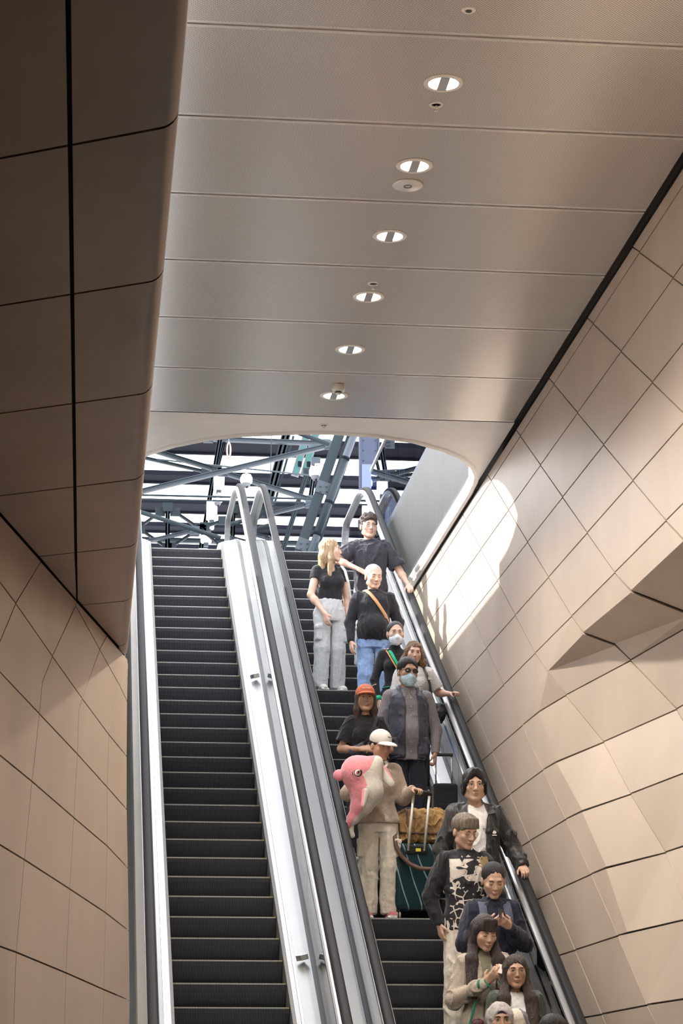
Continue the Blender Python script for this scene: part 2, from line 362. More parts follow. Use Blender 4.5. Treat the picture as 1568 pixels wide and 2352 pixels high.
lb.prism([(-0.95 - 0.03, 9.5, -0.3), (0.20, 15.72, -0.3), (-6, 15.72, -0.3), (-6, 9.5, -0.3)], (0, 0, 4.93), 0)
lb.box((-6, 15.7, -0.3), (0.20, 60, 9.55), 1); lb.box((-6.2, -14, -0.3), (-6, 15.7, 4.7), 0)
struct('wall_left_backing', lb, [M_DARK, M_WHITE])
struct('wall_left_upper', MB().box((-0.4, 14, 11.58), (0.15, 60, 17)), M_WHITE)

# ------------------------------------------------------------------ ceiling fittings
def downlight(x, y, label):
    e = empty('downlight', (x, y, ZC), label, 'ceiling light', 'recessed downlights along the ceiling')
    MB().lathe([(0.135, 0.0), (0.137, -0.006), (0.128, -0.012), (0.105, -0.012), (0.10, -0.004), (0.098, 0.03)], n=40).build('trim_ring', M_FASCIA, e)
    MB().lathe([(0.099, 0.0), (0.06, 0.028), (0.0, 0.03)], n=32).build('reflector', M_LAMP, e)
    MB().box((-0.032, -0.10, -0.012), (0.032, 0.10, -0.002)).build('baffle', M_STEEL, e)
    d = bpy.data.lights.new('downlight_lamp', 'SPOT'); d.energy = 330; d.spot_size = R(120); d.spot_blend = 0.6; d.color = (1, 0.93, 0.84); d.shadow_soft_size = 0.09
    o = link(bpy.data.objects.new('downlight_lamp', d), e); o.location = (0, 0, -0.03)
for k, w in enumerate(('nearest the camera, beside a pendent sprinkler head', 'just above the flat round speaker disc', 'alone between plain seams, third along the row', 'just below a sprinkler head, fourth along the row', 'fifth along the row, before the smoke detector', 'furthest along, just below the smoke detector')):
    downlight(2.2327, 14.367 + 1.4294 * k, 'recessed downlight with a grey baffle, ' + w)
def sprinkler(y, label, proud=0.045):
    e = empty('sprinkler', (2.236, y * S, ZC), label, 'sprinkler', 'sprinkler heads in the ceiling')
    MB().lathe([(0.05, 0), (0.05, -0.006), (0.036, -0.010), (0.03, 0.0), (0.028, 0.02)], n=24).build('escutcheon', M_FASCIA, e)
    MB().tube([(0, 0, 0.02), (0, 0, -proud)], 0.008, 8).lathe([(0.0, -proud - 0.008), (0.017, -proud - 0.006), (0.017, -proud), (0.0, -proud + 0.002)], n=12).build('deflector', M_STEEL, e)
sprinkler(16.2, 'pendent sprinkler head just below the largest downlight')
sprinkler(20.18, 'pendent sprinkler head just above the fourth downlight')
sprinkler(24.8, 'small sprinkler head in the white border by the curved ceiling edge', 0.03)
e = empty('ceiling_sensor', (2.231, 13.285, ZC), 'small flush round ceiling sensor at the top of the picture', 'sensor')
MB().lathe([(0.045, 0), (0.045, -0.006), (0.036, -0.012), (0.02, -0.008), (0.0, -0.008)], n=28).build('rim', M_FASCIA, e)
MB().lathe([(0.022, -0.009), (0.018, -0.014), (0.0, -0.015)], n=20).build('lens', M_GASKET, e)
e = empty('ceiling_speaker', (2.2327, 16.166, ZC), 'flat round cream speaker disc below the second downlight', 'speaker')
MB().lathe([(0.115, 0), (0.117, -0.008), (0.108, -0.014), (0.0, -0.016)], n=40).build('cover', M_RIM, e)
MB().lathe([(0.032, -0.0155), (0.030, -0.019), (0.026, -0.019), (0.025, -0.0155)], n=24).build('centre_ring', M_GASKET, e)
e = empty('smoke_detector', (2.24, 21.17, ZC), 'drum shaped smoke detector hanging just above the last downlight', 'smoke detector')
MB().lathe([(0.062, 0), (0.062, -0.05), (0.055, -0.068), (0.04, -0.072), (0.0, -0.072)], n=32).build('body', M_RIM, e)
MB().lathe([(0.033, -0.07), (0.033, -0.085), (0.0, -0.085)], n=20).build('sensing_chamber', M_GASKET, e)
MB().lathe([(0.03, -0.086), (0.022, -0.098), (0.0, -0.1)], n=20).build('cap', M_FASCIA, e)
# ------------------------------------------------------------------ escalators
def base_path(y0=15.9, y1=36.2, ZL=ZL):
    pts = []; ts = 0.75; yt = YC + (ZL - 1.6) / T30            # where the nose line would meet the landing
    yb = YC - 1.6 / T30                                         # lower landing
    for y in np.arange(y0, yb - 0.6, 0.3): pts.append((y, 0.0))
    for k in range(9):
        t = k / 8; y = yb - 0.6 + 1.2 * t; pts.append((y, max(0, 1.2 * t * t / 2 * T30)))
    pts += [(y, nose(y)) for y in (yb + 2.5, yb + 5, yb + 8, yb + 11)]
    for k in range(13):
        t = k / 12; y = yt - ts + 2 * ts * t; z = nose(yt - ts) + T30 * 2 * ts * (t - t * t / 2); pts.append((y, z))
    pts.append((y1, ZL))
    return pts
BP = base_path(); BPD = base_path(ZL=9.86)      # the balustrade levels out a little later than the steps
def bz(y): return float(np.interp(y, [p[0] for p in BPD], [p[1] for p in BPD]))
def sweep(mb, prof, path, mi=0, sm=False):
    """closed profile of (x, h) swept along path of (y, z); h is vertical"""
    n = len(prof); vs = [(x, y, z + h) for y, z in path for x, h in prof]; fs = []
    for i in range(len(path) - 1):
        for k in range(n): fs.append((i * n + k, i * n + (k + 1) % n, (i + 1) * n + (k + 1) % n, (i + 1) * n + k))
    fs += [tuple(range(n)), tuple((len(path) - 1) * n + k for k in range(n))]
    mb.add(vs, fs, mi, sm); return mb
STEPW = 1.02
def step_mesh():
    mb = MB(); nr = 90; p = STEPW / nr; prof = [(0.0, 0.0), (0.006, -0.05), (0.030, -0.11), (0.064, -0.17), (0.105, -0.235)]
    mb.add([(0, y + 0.009, z) for y, z in prof] + [(STEPW, y + 0.009, z) for y, z in prof], [(i, i + 1, i + 6, i + 5) for i in range(4)], 0)
    mb.add([(0, 0.009, -0.011), (STEPW, 0.009, -0.011), (STEPW, 0.42, -0.011), (0, 0.42, -0.011)], [(0, 1, 2, 3)], 4)
    mb.add([(0, 0.011, 0), (0, 0.42, 0), (0, 0.42, -0.24), (0, 0.12, -0.24)], [(0, 1, 2, 3)], 0)
    mb.add([(STEPW, 0.011, 0), (STEPW, 0.42, 0), (STEPW, 0.42, -0.24), (STEPW, 0.12, -0.24)], [(0, 1, 2, 3)], 0)
    for k in range(nr):
        x0 = k * p + p * 0.2; x1 = k * p + p * 0.72; m = 3 if (k < 2 or k >= nr - 4) else 2
        vs = []
        for y, z in prof: vs += [(x0, y, z), (x1, y, z), (x0, y + 0.012, z), (x1, y + 0.012, z)]
        fs = []
        for i in range(4):
            a = i * 4; b = a + 4; fs += [(a, a + 1, b + 1, b), (a, b, b + 2, a + 2), (a + 1, a + 3, b + 3, b + 1)]
        mb.add(vs, fs, 1)
        mb.box((x0, 0.003, -0.011), (x1, 0.42, 0.0), 4)
        mb.box((x0 - 0.001, -0.0015, -0.012), (x1 + 0.001, 0.02, 0.0015), m)
    return mb
sm = None
GI = {(-1, False): .026, (1, False): .052, (-1, True): .024, (1, True): .066}   # how far the bright guide shows inside the rail
def escalator(name, label, x0, uL, uR, right_deck):
    global sm
    X0, X1 = x0, x0 + STEPW
    e = empty(name, (x0 + STEPW / 2, 16.0, 0), label, 'escalator', 'pair of escalators'); ox, oy = x0 + STEPW / 2, 16.0
    def put(o): o.location = (-ox, -oy, 0); return o
    if sm is None:
        o = step_mesh().build('step', [M_STEP, M_RIB, M_NOSE, M_YELLOW, M_TREAD], e); sm = o.data
    else: o = link(bpy.data.objects.new('step', sm), e)
    for n in range(-10, 32):
        if n > -10: o = link(bpy.data.objects.new('step', sm), e)
        Y = 21.025 + 0.3975 * n; o.location = (x0 - ox, Y - oy, min(nose(Y), ZL - 0.01))
    put(MB().box((X0, 33.55, ZL - 0.25), (X1, 36.2, ZL + 0.003)).build('comb_plate', M_STEEL, e))
    body = [(y, z) for y, z in BPD]; ZH = 9.86
    inclined = [p for p in BP if p[0] < 34.6]
    for sg, xe, u in ((-1, X0, uL), (1, X1, uR)):
        S = lambda a, b, h0, h1: [(xe + sg * a, h0), (xe + sg * b, h0), (xe + sg * b, h1), (xe + sg * a, h1)]
        gx = u - 0.03
        put(sweep(MB(), S(0.004, 0.034, -0.35, 0.05), body).build('skirt_panel', M_SKIRT, e))
        dk = MB()
        sweep(dk, [(xe + sg * 0.034, -0.2), (xe + sg * 0.034, 0.062), (xe + sg * 0.075, 0.070), (xe + sg * 0.075, -0.2)], body, 0)
        sweep(dk, [(xe + sg * 0.078, -0.2), (xe + sg * 0.078, 0.078), (xe + sg * 0.098, 0.084), (xe + sg * 0.098, -0.2)], body, 1)
        sweep(dk, [(xe + sg * 0.101, -0.2), (xe + sg * 0.101, 0.080), (xe + sg * (gx - 0.03), 0.110), (xe + sg * (gx - 0.03), -0.2)], body, 0)
        put(dk.build('inner_deck', [M_DECK, M_CHROME], e))
        put(sweep(MB(), S(gx - 0.03, gx + 0.03, -0.2, 0.118), body).build('glass_channel', M_GASKET, e))
        # glass panes with joints
        hy = [p for p in BPD if p[0] > 16.6]; yend = 36.3
        cuts = [16.6, 19.4, 22.2, 25.0, 27.8, 30.6, 32.7, 34.6, 36.0]
        for c0, c1 in zip(cuts, cuts[1:]):
            ys = [c0 + 0.004] + [p[0] for p in BPD if c0 + 0.05 < p[0] < c1 - 0.05] + [c1 - 0.004]
            put(sweep(MB(), S(gx - 0.006, gx + 0.006, 0.09, 0.87), [(y, bz(y)) for y in ys]).build('glass_pane', M_GLASS, e))
        # newel end pane
        n1 = MB(); pr = [(36.004 + 0.39 * math.sin(t), ZH + 0.48 + 0.39 * math.cos(t)) for t in [math.pi * k / 12 for k in range(13)]]
        poly = [(36.004, ZH + 0.09)] + [(36.004, ZH + 0.87)] + pr[1:]
        n1.prism([(xe + sg * (gx - 0.006), y, z) for y, z in poly], (sg * 0.012, 0, 0))
        put(n1.build('glass_pane', M_GLASS, e))
        # handrail: swept D section, curls round the newel and returns under the deck
        hp = [(y, bz(y) + 0.95) for y, z in BPD if y > 16.4 and y < 36.1]
        hp += [(36.1 + 0.42 * math.sin(t), ZH + 0.53 + 0.42 * math.cos(t)) for t in [math.pi * k / 14 for k in range(15)]] + [(35.7, ZH + 0.11)]
        for part, w, lo, hi, m in (('handrail', 0.043, -0.018, 0.030, M_RUBBER), ('handrail_guide', 0.026, -0.062, -0.018, M_GUIDE)):
            mb = MB(); P2 = hp; N = len(P2); vs = []
            for i, (y, z) in enumerate(P2):
                a = P2[max(0, i - 1)]; b = P2[min(N - 1, i + 1)]; d = Vector((b[0] - a[0], b[1] - a[1])).normalized(); nx, nz_ = -d.y, d.x
                if part == 'handrail': sec = [(-w, lo), (-w * 1.0, lo + 0.02), (-w * 0.82, hi - 0.006), (-w * 0.4, hi), (w * 0.4, hi), (w * 0.82, hi - 0.006), (w, lo + 0.02), (w, lo)]
                else: gi = w + GI[sg, right_deck]; sec = [(-gi * sg, lo), (-gi * sg, hi - .012), (-gi * sg * .8, hi), ((w + .022) * sg, hi), ((w + .022) * sg, lo)]
                vs += [(xe + sg * u + x, y + nx * h, z + nz_ * h) for x, h in sec]
            k = len(vs) // N
            fs = [(i * k + j, i * k + (j + 1) % k, (i + 1) * k + (j + 1) % k, (i + 1) * k + j) for i in range(N - 1) for j in range(k)]
            mb.add(vs, fs + [tuple(range(k)), tuple((N - 1) * k + j for j in range(k))], 0, part == 'handrail')
            put(mb.build(part, m, e))
    # outer decks and cladding
    if right_deck:
        put(sweep(MB(), [(X1 + uR, -0.2), (X1 + uR, 0.10), (4.15, 0.08), (4.15, -0.2)], body).build('outer_deck', M_DECK, e))
    else:
        o1 = put(sweep(MB(), [(0.445, -4.5), (0.445, 0.10), (X0 - uL, 0.112), (X0 - uL, -4.5)], body).build('side_cladding', M_CREAM, e))
        tag(sweep(MB(), [(X1 + uR + .002, -0.6), (X1 + uR + .002, 0.105), (2.428, 0.105), (2.428, -0.6)], body).build('trim_2', M_DECK), kind='structure')
    put(sweep(MB(), [(X0 - 0.2, -1.5), (X0 - 0.2, -0.62), (X1 + 0.2, -0.62), (X1 + 0.2, -1.5)], body).build('truss_soffit', M_GASKET, e))
    return e, put
escL, putL = escalator('escalator', 'empty left escalator rising to the roof opening', 0.77, 0.237, 0.30, False)
escR, putR = escalator('escalator', 'right escalator crowded with people riding down', 2.70, 0.27, 0.28, True)
for y in (21.6, 28.2):                                  # small lamps clipped to the deck
    z = bz(y) + 0.1
    mb = MB().bar((1.915, y - 0.05, z + 0.03), (1.985, y - 0.02, z + 0.05), 0.10, 0.05)
    putL(mb.build('deck_sensor', M_STEEL, escL, 0.004))

# ------------------------------------------------------------------ roof structure beyond the opening
rf = MB()
for y0, y1, z in ((48.5, 49.0, 17.0), (50.6, 51.1, 17.0), (53.3, 54.3, 17.0), (56.4, 57.1, 17.0), (59.2, 60.1, 17.0), (61.7, 62.3, 17.0), (64.2, 65.0, 17.0), (67, 68, 17)):
    p = empty('roof_purlin', (0, (y0 + y1) / 2, z), 'black roof purlin across the bright skylight, %s' % {48.5: 'hidden just above the ceiling edge', 50.6: 'second from the opening', 53.3: 'the deep one level with the red hose loop', 56.4: 'behind the twin handrail tops', 59.2: 'level with the lower dome camera', 61.7: 'low behind the upright post', 64.2: 'just above the landing', 67: 'lowest of all, at the landing'}[y0], 'roof beam', 'roof purlins')
    MB().box((-9, (y0 - y1) / 2, 0), (11, (y1 - y0) / 2, 0.12)).build('web', M_PURLIN, p)
    MB().box((-9, (y1 - y0) / 2 - 0.1, -0.05), (11, (y1 - y0) / 2, 0.0)).build('flange', M_PURLIN, p)
ROOF=[
('box',(-0.6,46.0,13.39),(4.688,46.0,14.892),0.095,'long diagonal brace rising to the right'),
('box',(0.0,46.4,15.10),(2.388,46.4,14.402),0.087,'diagonal brace dropping from the upper left to the luminaire rail'),
('box',(2.506,46.4,14.359),(4.341,46.4,13.825),0.087,'diagonal brace dropping behind the twin handrail tops'),
('box',(-0.3,47.0,15.04),(2.192,47.0,14.523),0.061,'thin brace under the upper left diagonal'),
('tube',(-0.3,45.5,13.58),(2.439,45.5,12.74),0.094,'round brace dropping across the lower left'),
('box',(0.4,46.0,12.61),(1.933,46.0,13.004),0.069,'pale brace rising from the landing at lower left'),
('box',(1.383,46.2,13.533),(1.399,46.2,12.3),0.069,'short upright post in the lower left bay'),
('box',(1.539,46.3,13.462),(2.043,46.3,13.126),0.061,'short brace right of the upright post'),
('box',(0.6,46.3,12.95),(1.237,46.3,13.454),0.061,'short brace left of the upright post'),
('box',(0.836,46.3,13.076),(1.384,46.3,12.706),0.061,'low brace left of the upright post'),
('box',(1.472,46.3,12.727),(1.938,46.3,13.05),0.061,'low brace right of the upright post'),
('box',(2.079,46.3,13.109),(2.557,46.3,12.7),0.061,'low brace under the luminaire rail'),
('box',(2.149,46.3,13.166),(2.522,46.3,13.305),0.061,'short stub brace behind the first handrail'),
('box',(2.251,47.5,15.39),(4.766,47.5,15.361),0.089,'level chord under the ceiling edge'),
('tube',(3.0,45.0,15.19),(4.577,45.0,14.621),0.101,'round strut at the head of the leaning column'),
('box',(3.99,48.0,15.85),(3.585,48.0,14.202),0.126,'steep dark hanger left of the teal panels'),
('box',(4.16,48.6,15.83),(3.735,48.6,14.216),0.055,'thin steep hanger beside the dark one'),
('box',(4.414,48.0,14.853),(3.825,48.0,12.9),0.117,'steep dark post behind the second handrail'),
('box',(4.62,48.3,15.185),(4.5,48.3,14.305),0.072,'short grey strut below the dome camera bracket'),
('box',(3.444,46.2,13.433),(4.305,46.2,13.679),0.069,'level strut running into the leaning column'),
('tube',(-0.3,45.6,13.612),(4.32,45.6,13.634),0.043,'upper service pipe'),
('tube',(-0.3,45.6,13.518),(4.142,45.6,13.556),0.034,'lower service pipe'),
('tube',(1.156,46.8,14.711),(4.569,46.8,14.444),0.035,'thin pale conduit under the long brace'),
('box',(2.55,47.2,15.72),(2.053,47.2,12.5),0.071,'slanted luminaire rail'),
('box',(2.69,47.6,15.75),(2.468,47.6,14.782),0.044,'thin hanger beside the luminaire rail'),
('tube',(3.555,46.9,15.98),(3.537,46.9,14.29),0.018,'thin hanging rod above the second handrail'),
('box',(0.3,52.0,14.25),(6.0,52.0,14.25),0.10,'level chord far behind the handrail tops'),
('box',(0.3,51.0,13.05),(6.0,51.0,13.05),0.09,'lowest level chord above the landing'),
]
for kd, a, b, w, l in ROOF:
    a, b = Vector(a), Vector(b); c = (a + b) / 2
    pale = any(k in l for k in ('pale', 'long diagonal', 'grey strut', 'level strut', 'twin handrail', 'level chord under'))
    e = empty('pipe' if 'pipe' in l or 'conduit' in l else 'roof_strut', c, 'steel ' + l if 'steel' not in l else l, 'pipe' if 'pipe' in l or 'conduit' in l else 'strut', 'steelwork under the roof')
    m = M_BEAM2 if pale else M_BEAM
    if kd == 'tube': MB().tube([a - c, b - c], w / 2, 12).build('member', m, e)
    else:
        d = (b - a).normalized()
        mb = MB().bar(a - c, b - c, w * 0.35, w * 0.9, up=(0, 0, 1))
        mb.bar(a - c + Vector((0, 0, w * .45)), b - c + Vector((0, 0, w * .45)), w * 1.3, w * 0.14).bar(a - c - Vector((0, 0, w * .45)), b - c - Vector((0, 0, w * .45)), w * 1.3, w * 0.14)
        mb.build('member', m, e)
        if w > 0.06:
            for q in (a, b):
                g = MB().box(q - c + Vector((-0.1, -0.035, -0.09)), q - c + Vector((0.1, 0.02, 0.09))); g.build('gusset_plate', m, e)
# leaning twin column with its round downpipe
e = empty('leaning_column', (3.97, 44, 11.9), 'leaning twin channel steel column right of the second handrail', 'column')
A, B = Vector((-0.35, 0, -1.0)), Vector((0.95, 0, 3.0))
for s in (-1, 1):
    off = Vector((0.115 * s, 0, -0.04 * s))
    MB().bar(A + off, B + off, 0.03, 0.20, up=(1, 0, 0)).bar(A + off + Vector((0, -0.06, 0)), B + off + Vector((0, -0.06, 0)), 0.14, 0.19, up=(1, 0, 0)).build('channel', M_BEAM, e)
for t in (0.33, 0.62, 0.93):
    q = A.lerp(B, t); MB().bar(q + Vector((-0.04, -0.14, -0.12)), q + Vector((0.04, -0.14, 0.12)), 0.02, 0.46, up=(1, 0, 0)).build('splice_plate', M_BEAM2, e)
    bm_ = MB()
    for i in range(3):
        for j in range(2): bm_.lathe([(0.018, -0.16), (0.018, -0.18), (0, -0.183)], (q.x - 0.14 + 0.12 * i, q.y, q.z - 0.05 + 0.1 * j), 8, axis='y')
    bm_.build('bolts', M_BEAM2, e)
o_ = Vector((0.13, -0.2, 0))
dp = MB().tube([Vector((-0.42, 0, -1.0)) + o_, Vector((1.02, 0, 3.1)) + o_], 0.075, 16).build('downpipe', M_BEAM2, e)
MB().tube([Vector((0.12, 0, 0.55)) + o_, Vector((0.66, 0, 2.1)) + o_], 0.082, 16).build('sleeve', M_BEAM, dp)
for t in (0.55, 1.2, 2.1):
    x = -0.42 + 1.44 * (t + 1.0) / 4.1; MB().tube([Vector((x - 0.008, 0, t - 0.025)) + o_, Vector((x + 0.008, 0, t + 0.025)) + o_], 0.092, 16).build('clamp', M_PURLIN, dp)
MB().tube([Vector((0.10, 0, 0.52)) + o_, Vector((0.10, 0, -2.25)) + o_], 0.06, 12).build('drop_pipe', M_BEAM, dp)
# luminaires on the slanted rail
for i, (x, z, h) in enumerate(((2.47, 14.38, 0.44), (2.33, 13.72, 0.42), (2.27, 13.37, 0.12), (2.22, 13.10, 0.16), (2.16, 12.84, 0.10))):
    e = empty('luminaire', (x, 47.1, z), 'glowing white box luminaire on the slanted rail, ' + ('topmost of the row', 'second from the top', 'third from the top', 'fourth from the top', 'lowest, just above the landing')[i], 'ceiling light', 'box luminaires on the rail')
    MB().box((-0.11, -0.08, -h / 2), (0.11, 0.08, h / 2)).build('diffuser', M_LAMPW, e, 0.03, 3)
    MB().box((-0.05, -0.05, -h / 2 - 0.08), (0.05, 0.05, -h / 2)).build('bracket', M_BEAM2, e)
# teal panels
e = empty('cable_tray', (4.54, 50, 15.7), 'pair of teal panels on white trays above the dome camera', 'panel')
for s in (-0.1, 0.1):
    MB().bar((s + 0.18, 0, 0.75), (s - 0.13, 0, -0.4), 0.03, 0.17, up=(1, 0, 0)).build('tray', M_PLAIN, e)
    MB().bar((s + 0.18, -0.03, 0.75), (s - 0.12, -0.03, -0.36), 0.03, 0.11, up=(1, 0, 0)).build('teal_panel', mat('teal_paint', (0.012, 0.10, 0.09), 0.5), e)
    MB().tube([(s + 0.18, 0, 0.7), (s + 0.18, 0.85, 1.35)], 0.015, 6).build('hanger', M_BEAM, e)
    MB().box((s - 0.06, -0.07, -0.18), (s + 0.02, -0.02, -0.06)).build('junction_box', M_PURLIN, e)
# dome cameras
def dome(x, y, z, label, s=1.0, arm=(0.22, 0.05)):
    e = empty('security_camera', (x, y, z), label, 'security camera', 'white dome cameras')
    MB().lathe([(0.0, 0.14 * s), (0.09 * s, 0.13 * s), (0.125 * s, 0.06 * s), (0.125 * s, -0.02 * s), (0.10 * s, -0.06 * s)], n=28).build('housing', M_WHITE, e)
    MB().lathe([(0.085 * s, -0.055 * s), (0.08 * s, -0.10 * s), (0.05 * s, -0.14 * s), (0.0, -0.155 * s)], n=24).build('dome', M_PLAIN, e)
    MB().lathe([(0.03 * s, -0.125 * s), (0.02 * s, -0.15 * s), (0.0, -0.165 * s)], (0.01, -0.03 * s, 0), n=12).build('lens', M_PURLIN, e)
    MB().tube([(0, 0, 0.12 * s), (0, 0.02, 0.19 * s), (arm[0], arm[1], 0.19 * s)], 0.022 * s, 8).build('bracket', M_WHITE, e)
dome(4.21, 44.1, 13.76, 'white dome camera bracketed to the leaning column', 1.0, (0.30, 0.0))
dome(2.96, 45.8, 14.03, 'white dome camera between the twin handrail tops', 1.0, (0.03, 0.62))
dome(2.375, 45.69, 13.57, 'white dome camera beside the luminaire rail', 0.8)
e = empty('hose_loop', (2.685, 47.42, 15.13), 'pink and white looped hose hanging from a strut', 'hose')
MB().tube([(0.045 * math.cos(t), 0, 0.17 * math.sin(t)) for t in [2 * math.pi * k / 24 for k in range(24)]], 0.012, 8, closed=True).build('red_loop', mat('pink_hose', (0.62, 0.22, 0.20), 0.5), e)
MB().tube([(0.03 * math.cos(t), -0.02, 0.16 * math.sin(t)) for t in [2 * math.pi * k / 24 for k in range(24)]], 0.009, 8, closed=True).build('white_loop', M_WHITE, e)
MB().tube([(0, 0, 0.16), (0, 0.06, 0.27)], 0.006, 6).tube([(0, 0, -0.16), (0, 0, -0.34)], 0.008, 6).build('cord', M_WHITE, e)
# dark riveted column and its pale casing
e = empty('steel_column', (5.03, 42, 12.0), 'dark blue riveted steel column beyond the glass guard', 'column')
MB().box((-0.16, -0.03, 1.36), (0.17, 0.03, 4.5)).box((-0.19, -0.08, -2.2), (-0.16, 0.10, 4.5)).box((0.16, -0.08, 1.36), (0.19, 0.10, 4.5)).build('shaft', mat('blue_black_steel', (0.03, 0.04, 0.075), 0.4, 0.3), e)
bm_ = MB()
for s in (-0.115, 0.115):
    for k in range(14): bm_.lathe([(0.012, -0.03), (0.012, -0.045), (0, -0.05)], (s, 0, 1.45 + 0.2 * k), 8, axis='y')
bm_.build('rivets', M_BEAM2, e)
MB().box((-0.155, -0.10, -2.2), (0.20, 0.10, 1.36)).build('casing', mat('blue_grey_casing', (0.10, 0.135, 0.23), 0.5), e)
# ------------------------------------------------------------------ smooth solid modelling on a grid (bodies, clothes, hair, bags)
def vnoise(p, seed=0):
    """smooth value noise in [-1, 1] for an (n, 3) array"""
    p = np.asarray(p, float); i = np.floor(p).astype(np.int64); f = p - i; f = f * f * (3 - 2 * f); out = np.zeros(len(p))
    for dx in (0, 1):
        for dy in (0, 1):
            for dz in (0, 1):
                h = ((i[:, 0] + dx) * 374761393 + (i[:, 1] + dy) * 668265263 + (i[:, 2] + dz) * 2147483647 + seed * 974634533) & 0xffffffff
                h = ((h ^ (h >> 13)) * 1274126177) & 0xffffffff; h = (h ^ (h >> 16)) & 0xffff
                w = (f[:, 0] if dx else 1 - f[:, 0]) * (f[:, 1] if dy else 1 - f[:, 1]) * (f[:, 2] if dz else 1 - f[:, 2])
                out += w * (h / 32767.5 - 1)
    return out
class Frame:
    def __init__(s, o=(0, 0, 0), yaw=0, pitch=0, roll=0, k=1.0):
        s.o = np.array(o, float); s.k = k
        s.R = np.array(Matrix.Rotation(R(yaw), 3, 'Z') @ Matrix.Rotation(R(pitch), 3, 'X') @ Matrix.Rotation(R(roll), 3, 'Y'))
    def w(s, p): return s.R @ (np.array(p, float) * s.k) + s.o
class Vox:
    def __init__(s, lo, hi, h):
        s.lo = np.array(lo, float); s.h = h; s.n = np.ceil((np.array(hi, float) - s.lo) / h).astype(int) + 1
        s.f = np.full(s.n, 9.0, np.float32)
        s.ax = [(s.lo[k] + np.arange(s.n[k]) * h).astype(np.float32) for k in range(3)]
    def put(s, lo, hi, fn, k=0.01, op='+', fr=None):
        if fr is not None:
            c = np.array([fr.w((x, y, z)) for x in (lo[0], hi[0]) for y in (lo[1], hi[1]) for z in (lo[2], hi[2])]); lo, hi = c.min(0), c.max(0)
        pad = 3 * s.h + k
        a = np.clip(np.floor((np.array(lo) - pad - s.lo) / s.h).astype(int), 0, s.n); b = np.clip(np.ceil((np.array(hi) + pad - s.lo) / s.h).astype(int) + 1, 0, s.n)
        if np.any(b <= a): return s
        X, Y, Z = np.meshgrid(*[s.ax[i][a[i]:b[i]] for i in range(3)], indexing='ij')
        if fr is not None:
            P = np.stack([X - fr.o[0], Y - fr.o[1], Z - fr.o[2]], -1) @ fr.R.astype(np.float32) / fr.k; X, Y, Z = P[..., 0], P[..., 1], P[..., 2]
        d = fn(X, Y, Z).astype(np.float32) * (fr.k if fr is not None else 1); sl = tuple(slice(a[i], b[i]) for i in range(3)); c = s.f[sl]
        if op == '+':
            h = np.maximum(k - np.abs(c - d), 0); s.f[sl] = np.minimum(c, d) - h * h / (4 * max(k, 1e-6))
        elif op == '-':
            d = -d; h = np.maximum(k - np.abs(c - d), 0); s.f[sl] = np.maximum(c, d) + h * h / (4 * max(k, 1e-6))
        return s
    def cone(s, a, b, ra, rb, k=0.01, op='+', fr=None, flat=None):
        a, b = np.array(a, float), np.array(b, float); ab = b - a; L = max(ab @ ab, 1e-9); r = max(ra, rb)
        if flat is not None: e, q = np.array(flat[0], float), flat[1]; e /= np.linalg.norm(e)
        def fn(X, Y, Z):
            x, y, z = X - a[0], Y - a[1], Z - a[2]; t = np.clip((x * ab[0] + y * ab[1] + z * ab[2]) / L, 0, 1)
            x, y, z = x - t * ab[0], y - t * ab[1], z - t * ab[2]
            if flat is not None:
                g = (x * e[0] + y * e[1] + z * e[2]) * (1 / q - 1); x, y, z = x + g * e[0], y + g * e[1], z + g * e[2]
            return np.sqrt(x * x + y * y + z * z) - (ra + t * (rb - ra))
        return s.put(np.minimum(a, b) - r, np.maximum(a, b) + r, fn, k, op, fr)
    def ell(s, c, r, k=0.01, op='+', fr=None):
        c, r = np.array(c, float), np.array(r, float)
        def fn(X, Y, Z):
            x, y, z = (X - c[0]) / r[0], (Y - c[1]) / r[1], (Z - c[2]) / r[2]; k0 = np.sqrt(x * x + y * y + z * z)
            k1 = np.sqrt((x / r[0]) ** 2 + (y / r[1]) ** 2 + (z / r[2]) ** 2) + 1e-6; return k0 * (k0 - 1) / k1
        return s.put(c - r, c + r, fn, k, op, fr)
    def box(s, c, hf, rnd=0.01, k=0.01, op='+', fr=None):
        c, hf = np.array(c, float), np.array(hf, float)
        def fn(X, Y, Z):
            q = [np.abs(v - c[i]) - hf[i] + rnd for i, v in enumerate((X, Y, Z))]
            return np.sqrt(sum(np.maximum(v, 0) ** 2 for v in q)) + np.minimum(np.maximum(np.maximum(q[0], q[1]), q[2]), 0) - rnd
        return s.put(c - hf, c + hf, fn, k, op, fr)
    def loft(s, sl, inf=0.0, k=0.02, ex=2.4, fr=None, op='+'):
        """slices (z, rx, ry, cx, cy) stacked upwards"""
        A = np.array(sl, float); zs = A[:, 0]
        def fn(X, Y, Z):
            g = [np.interp(Z, zs, A[:, i]) for i in range(1, 5)]
            rx, ry = g[0] + inf, g[1] + inf
            e = (np.abs((X - g[2]) / rx) ** ex + np.abs((Y - g[3]) / ry) ** ex) ** (1 / ex)
            d = (e - 1) * np.minimum(rx, ry); o = np.maximum(zs[0] - Z, Z - zs[-1])
            return np.where(o > 0, np.sqrt(np.maximum(d, 0) ** 2 + o * o), np.maximum(d, o))
        m = A[:, 1].max() + inf; m2 = A[:, 2].max() + inf
        return s.put((A[:, 3].min() - m, A[:, 4].min() - m2, zs[0]), (A[:, 3].max() + m, A[:, 4].max() + m2, zs[-1]), fn, k, op, fr)
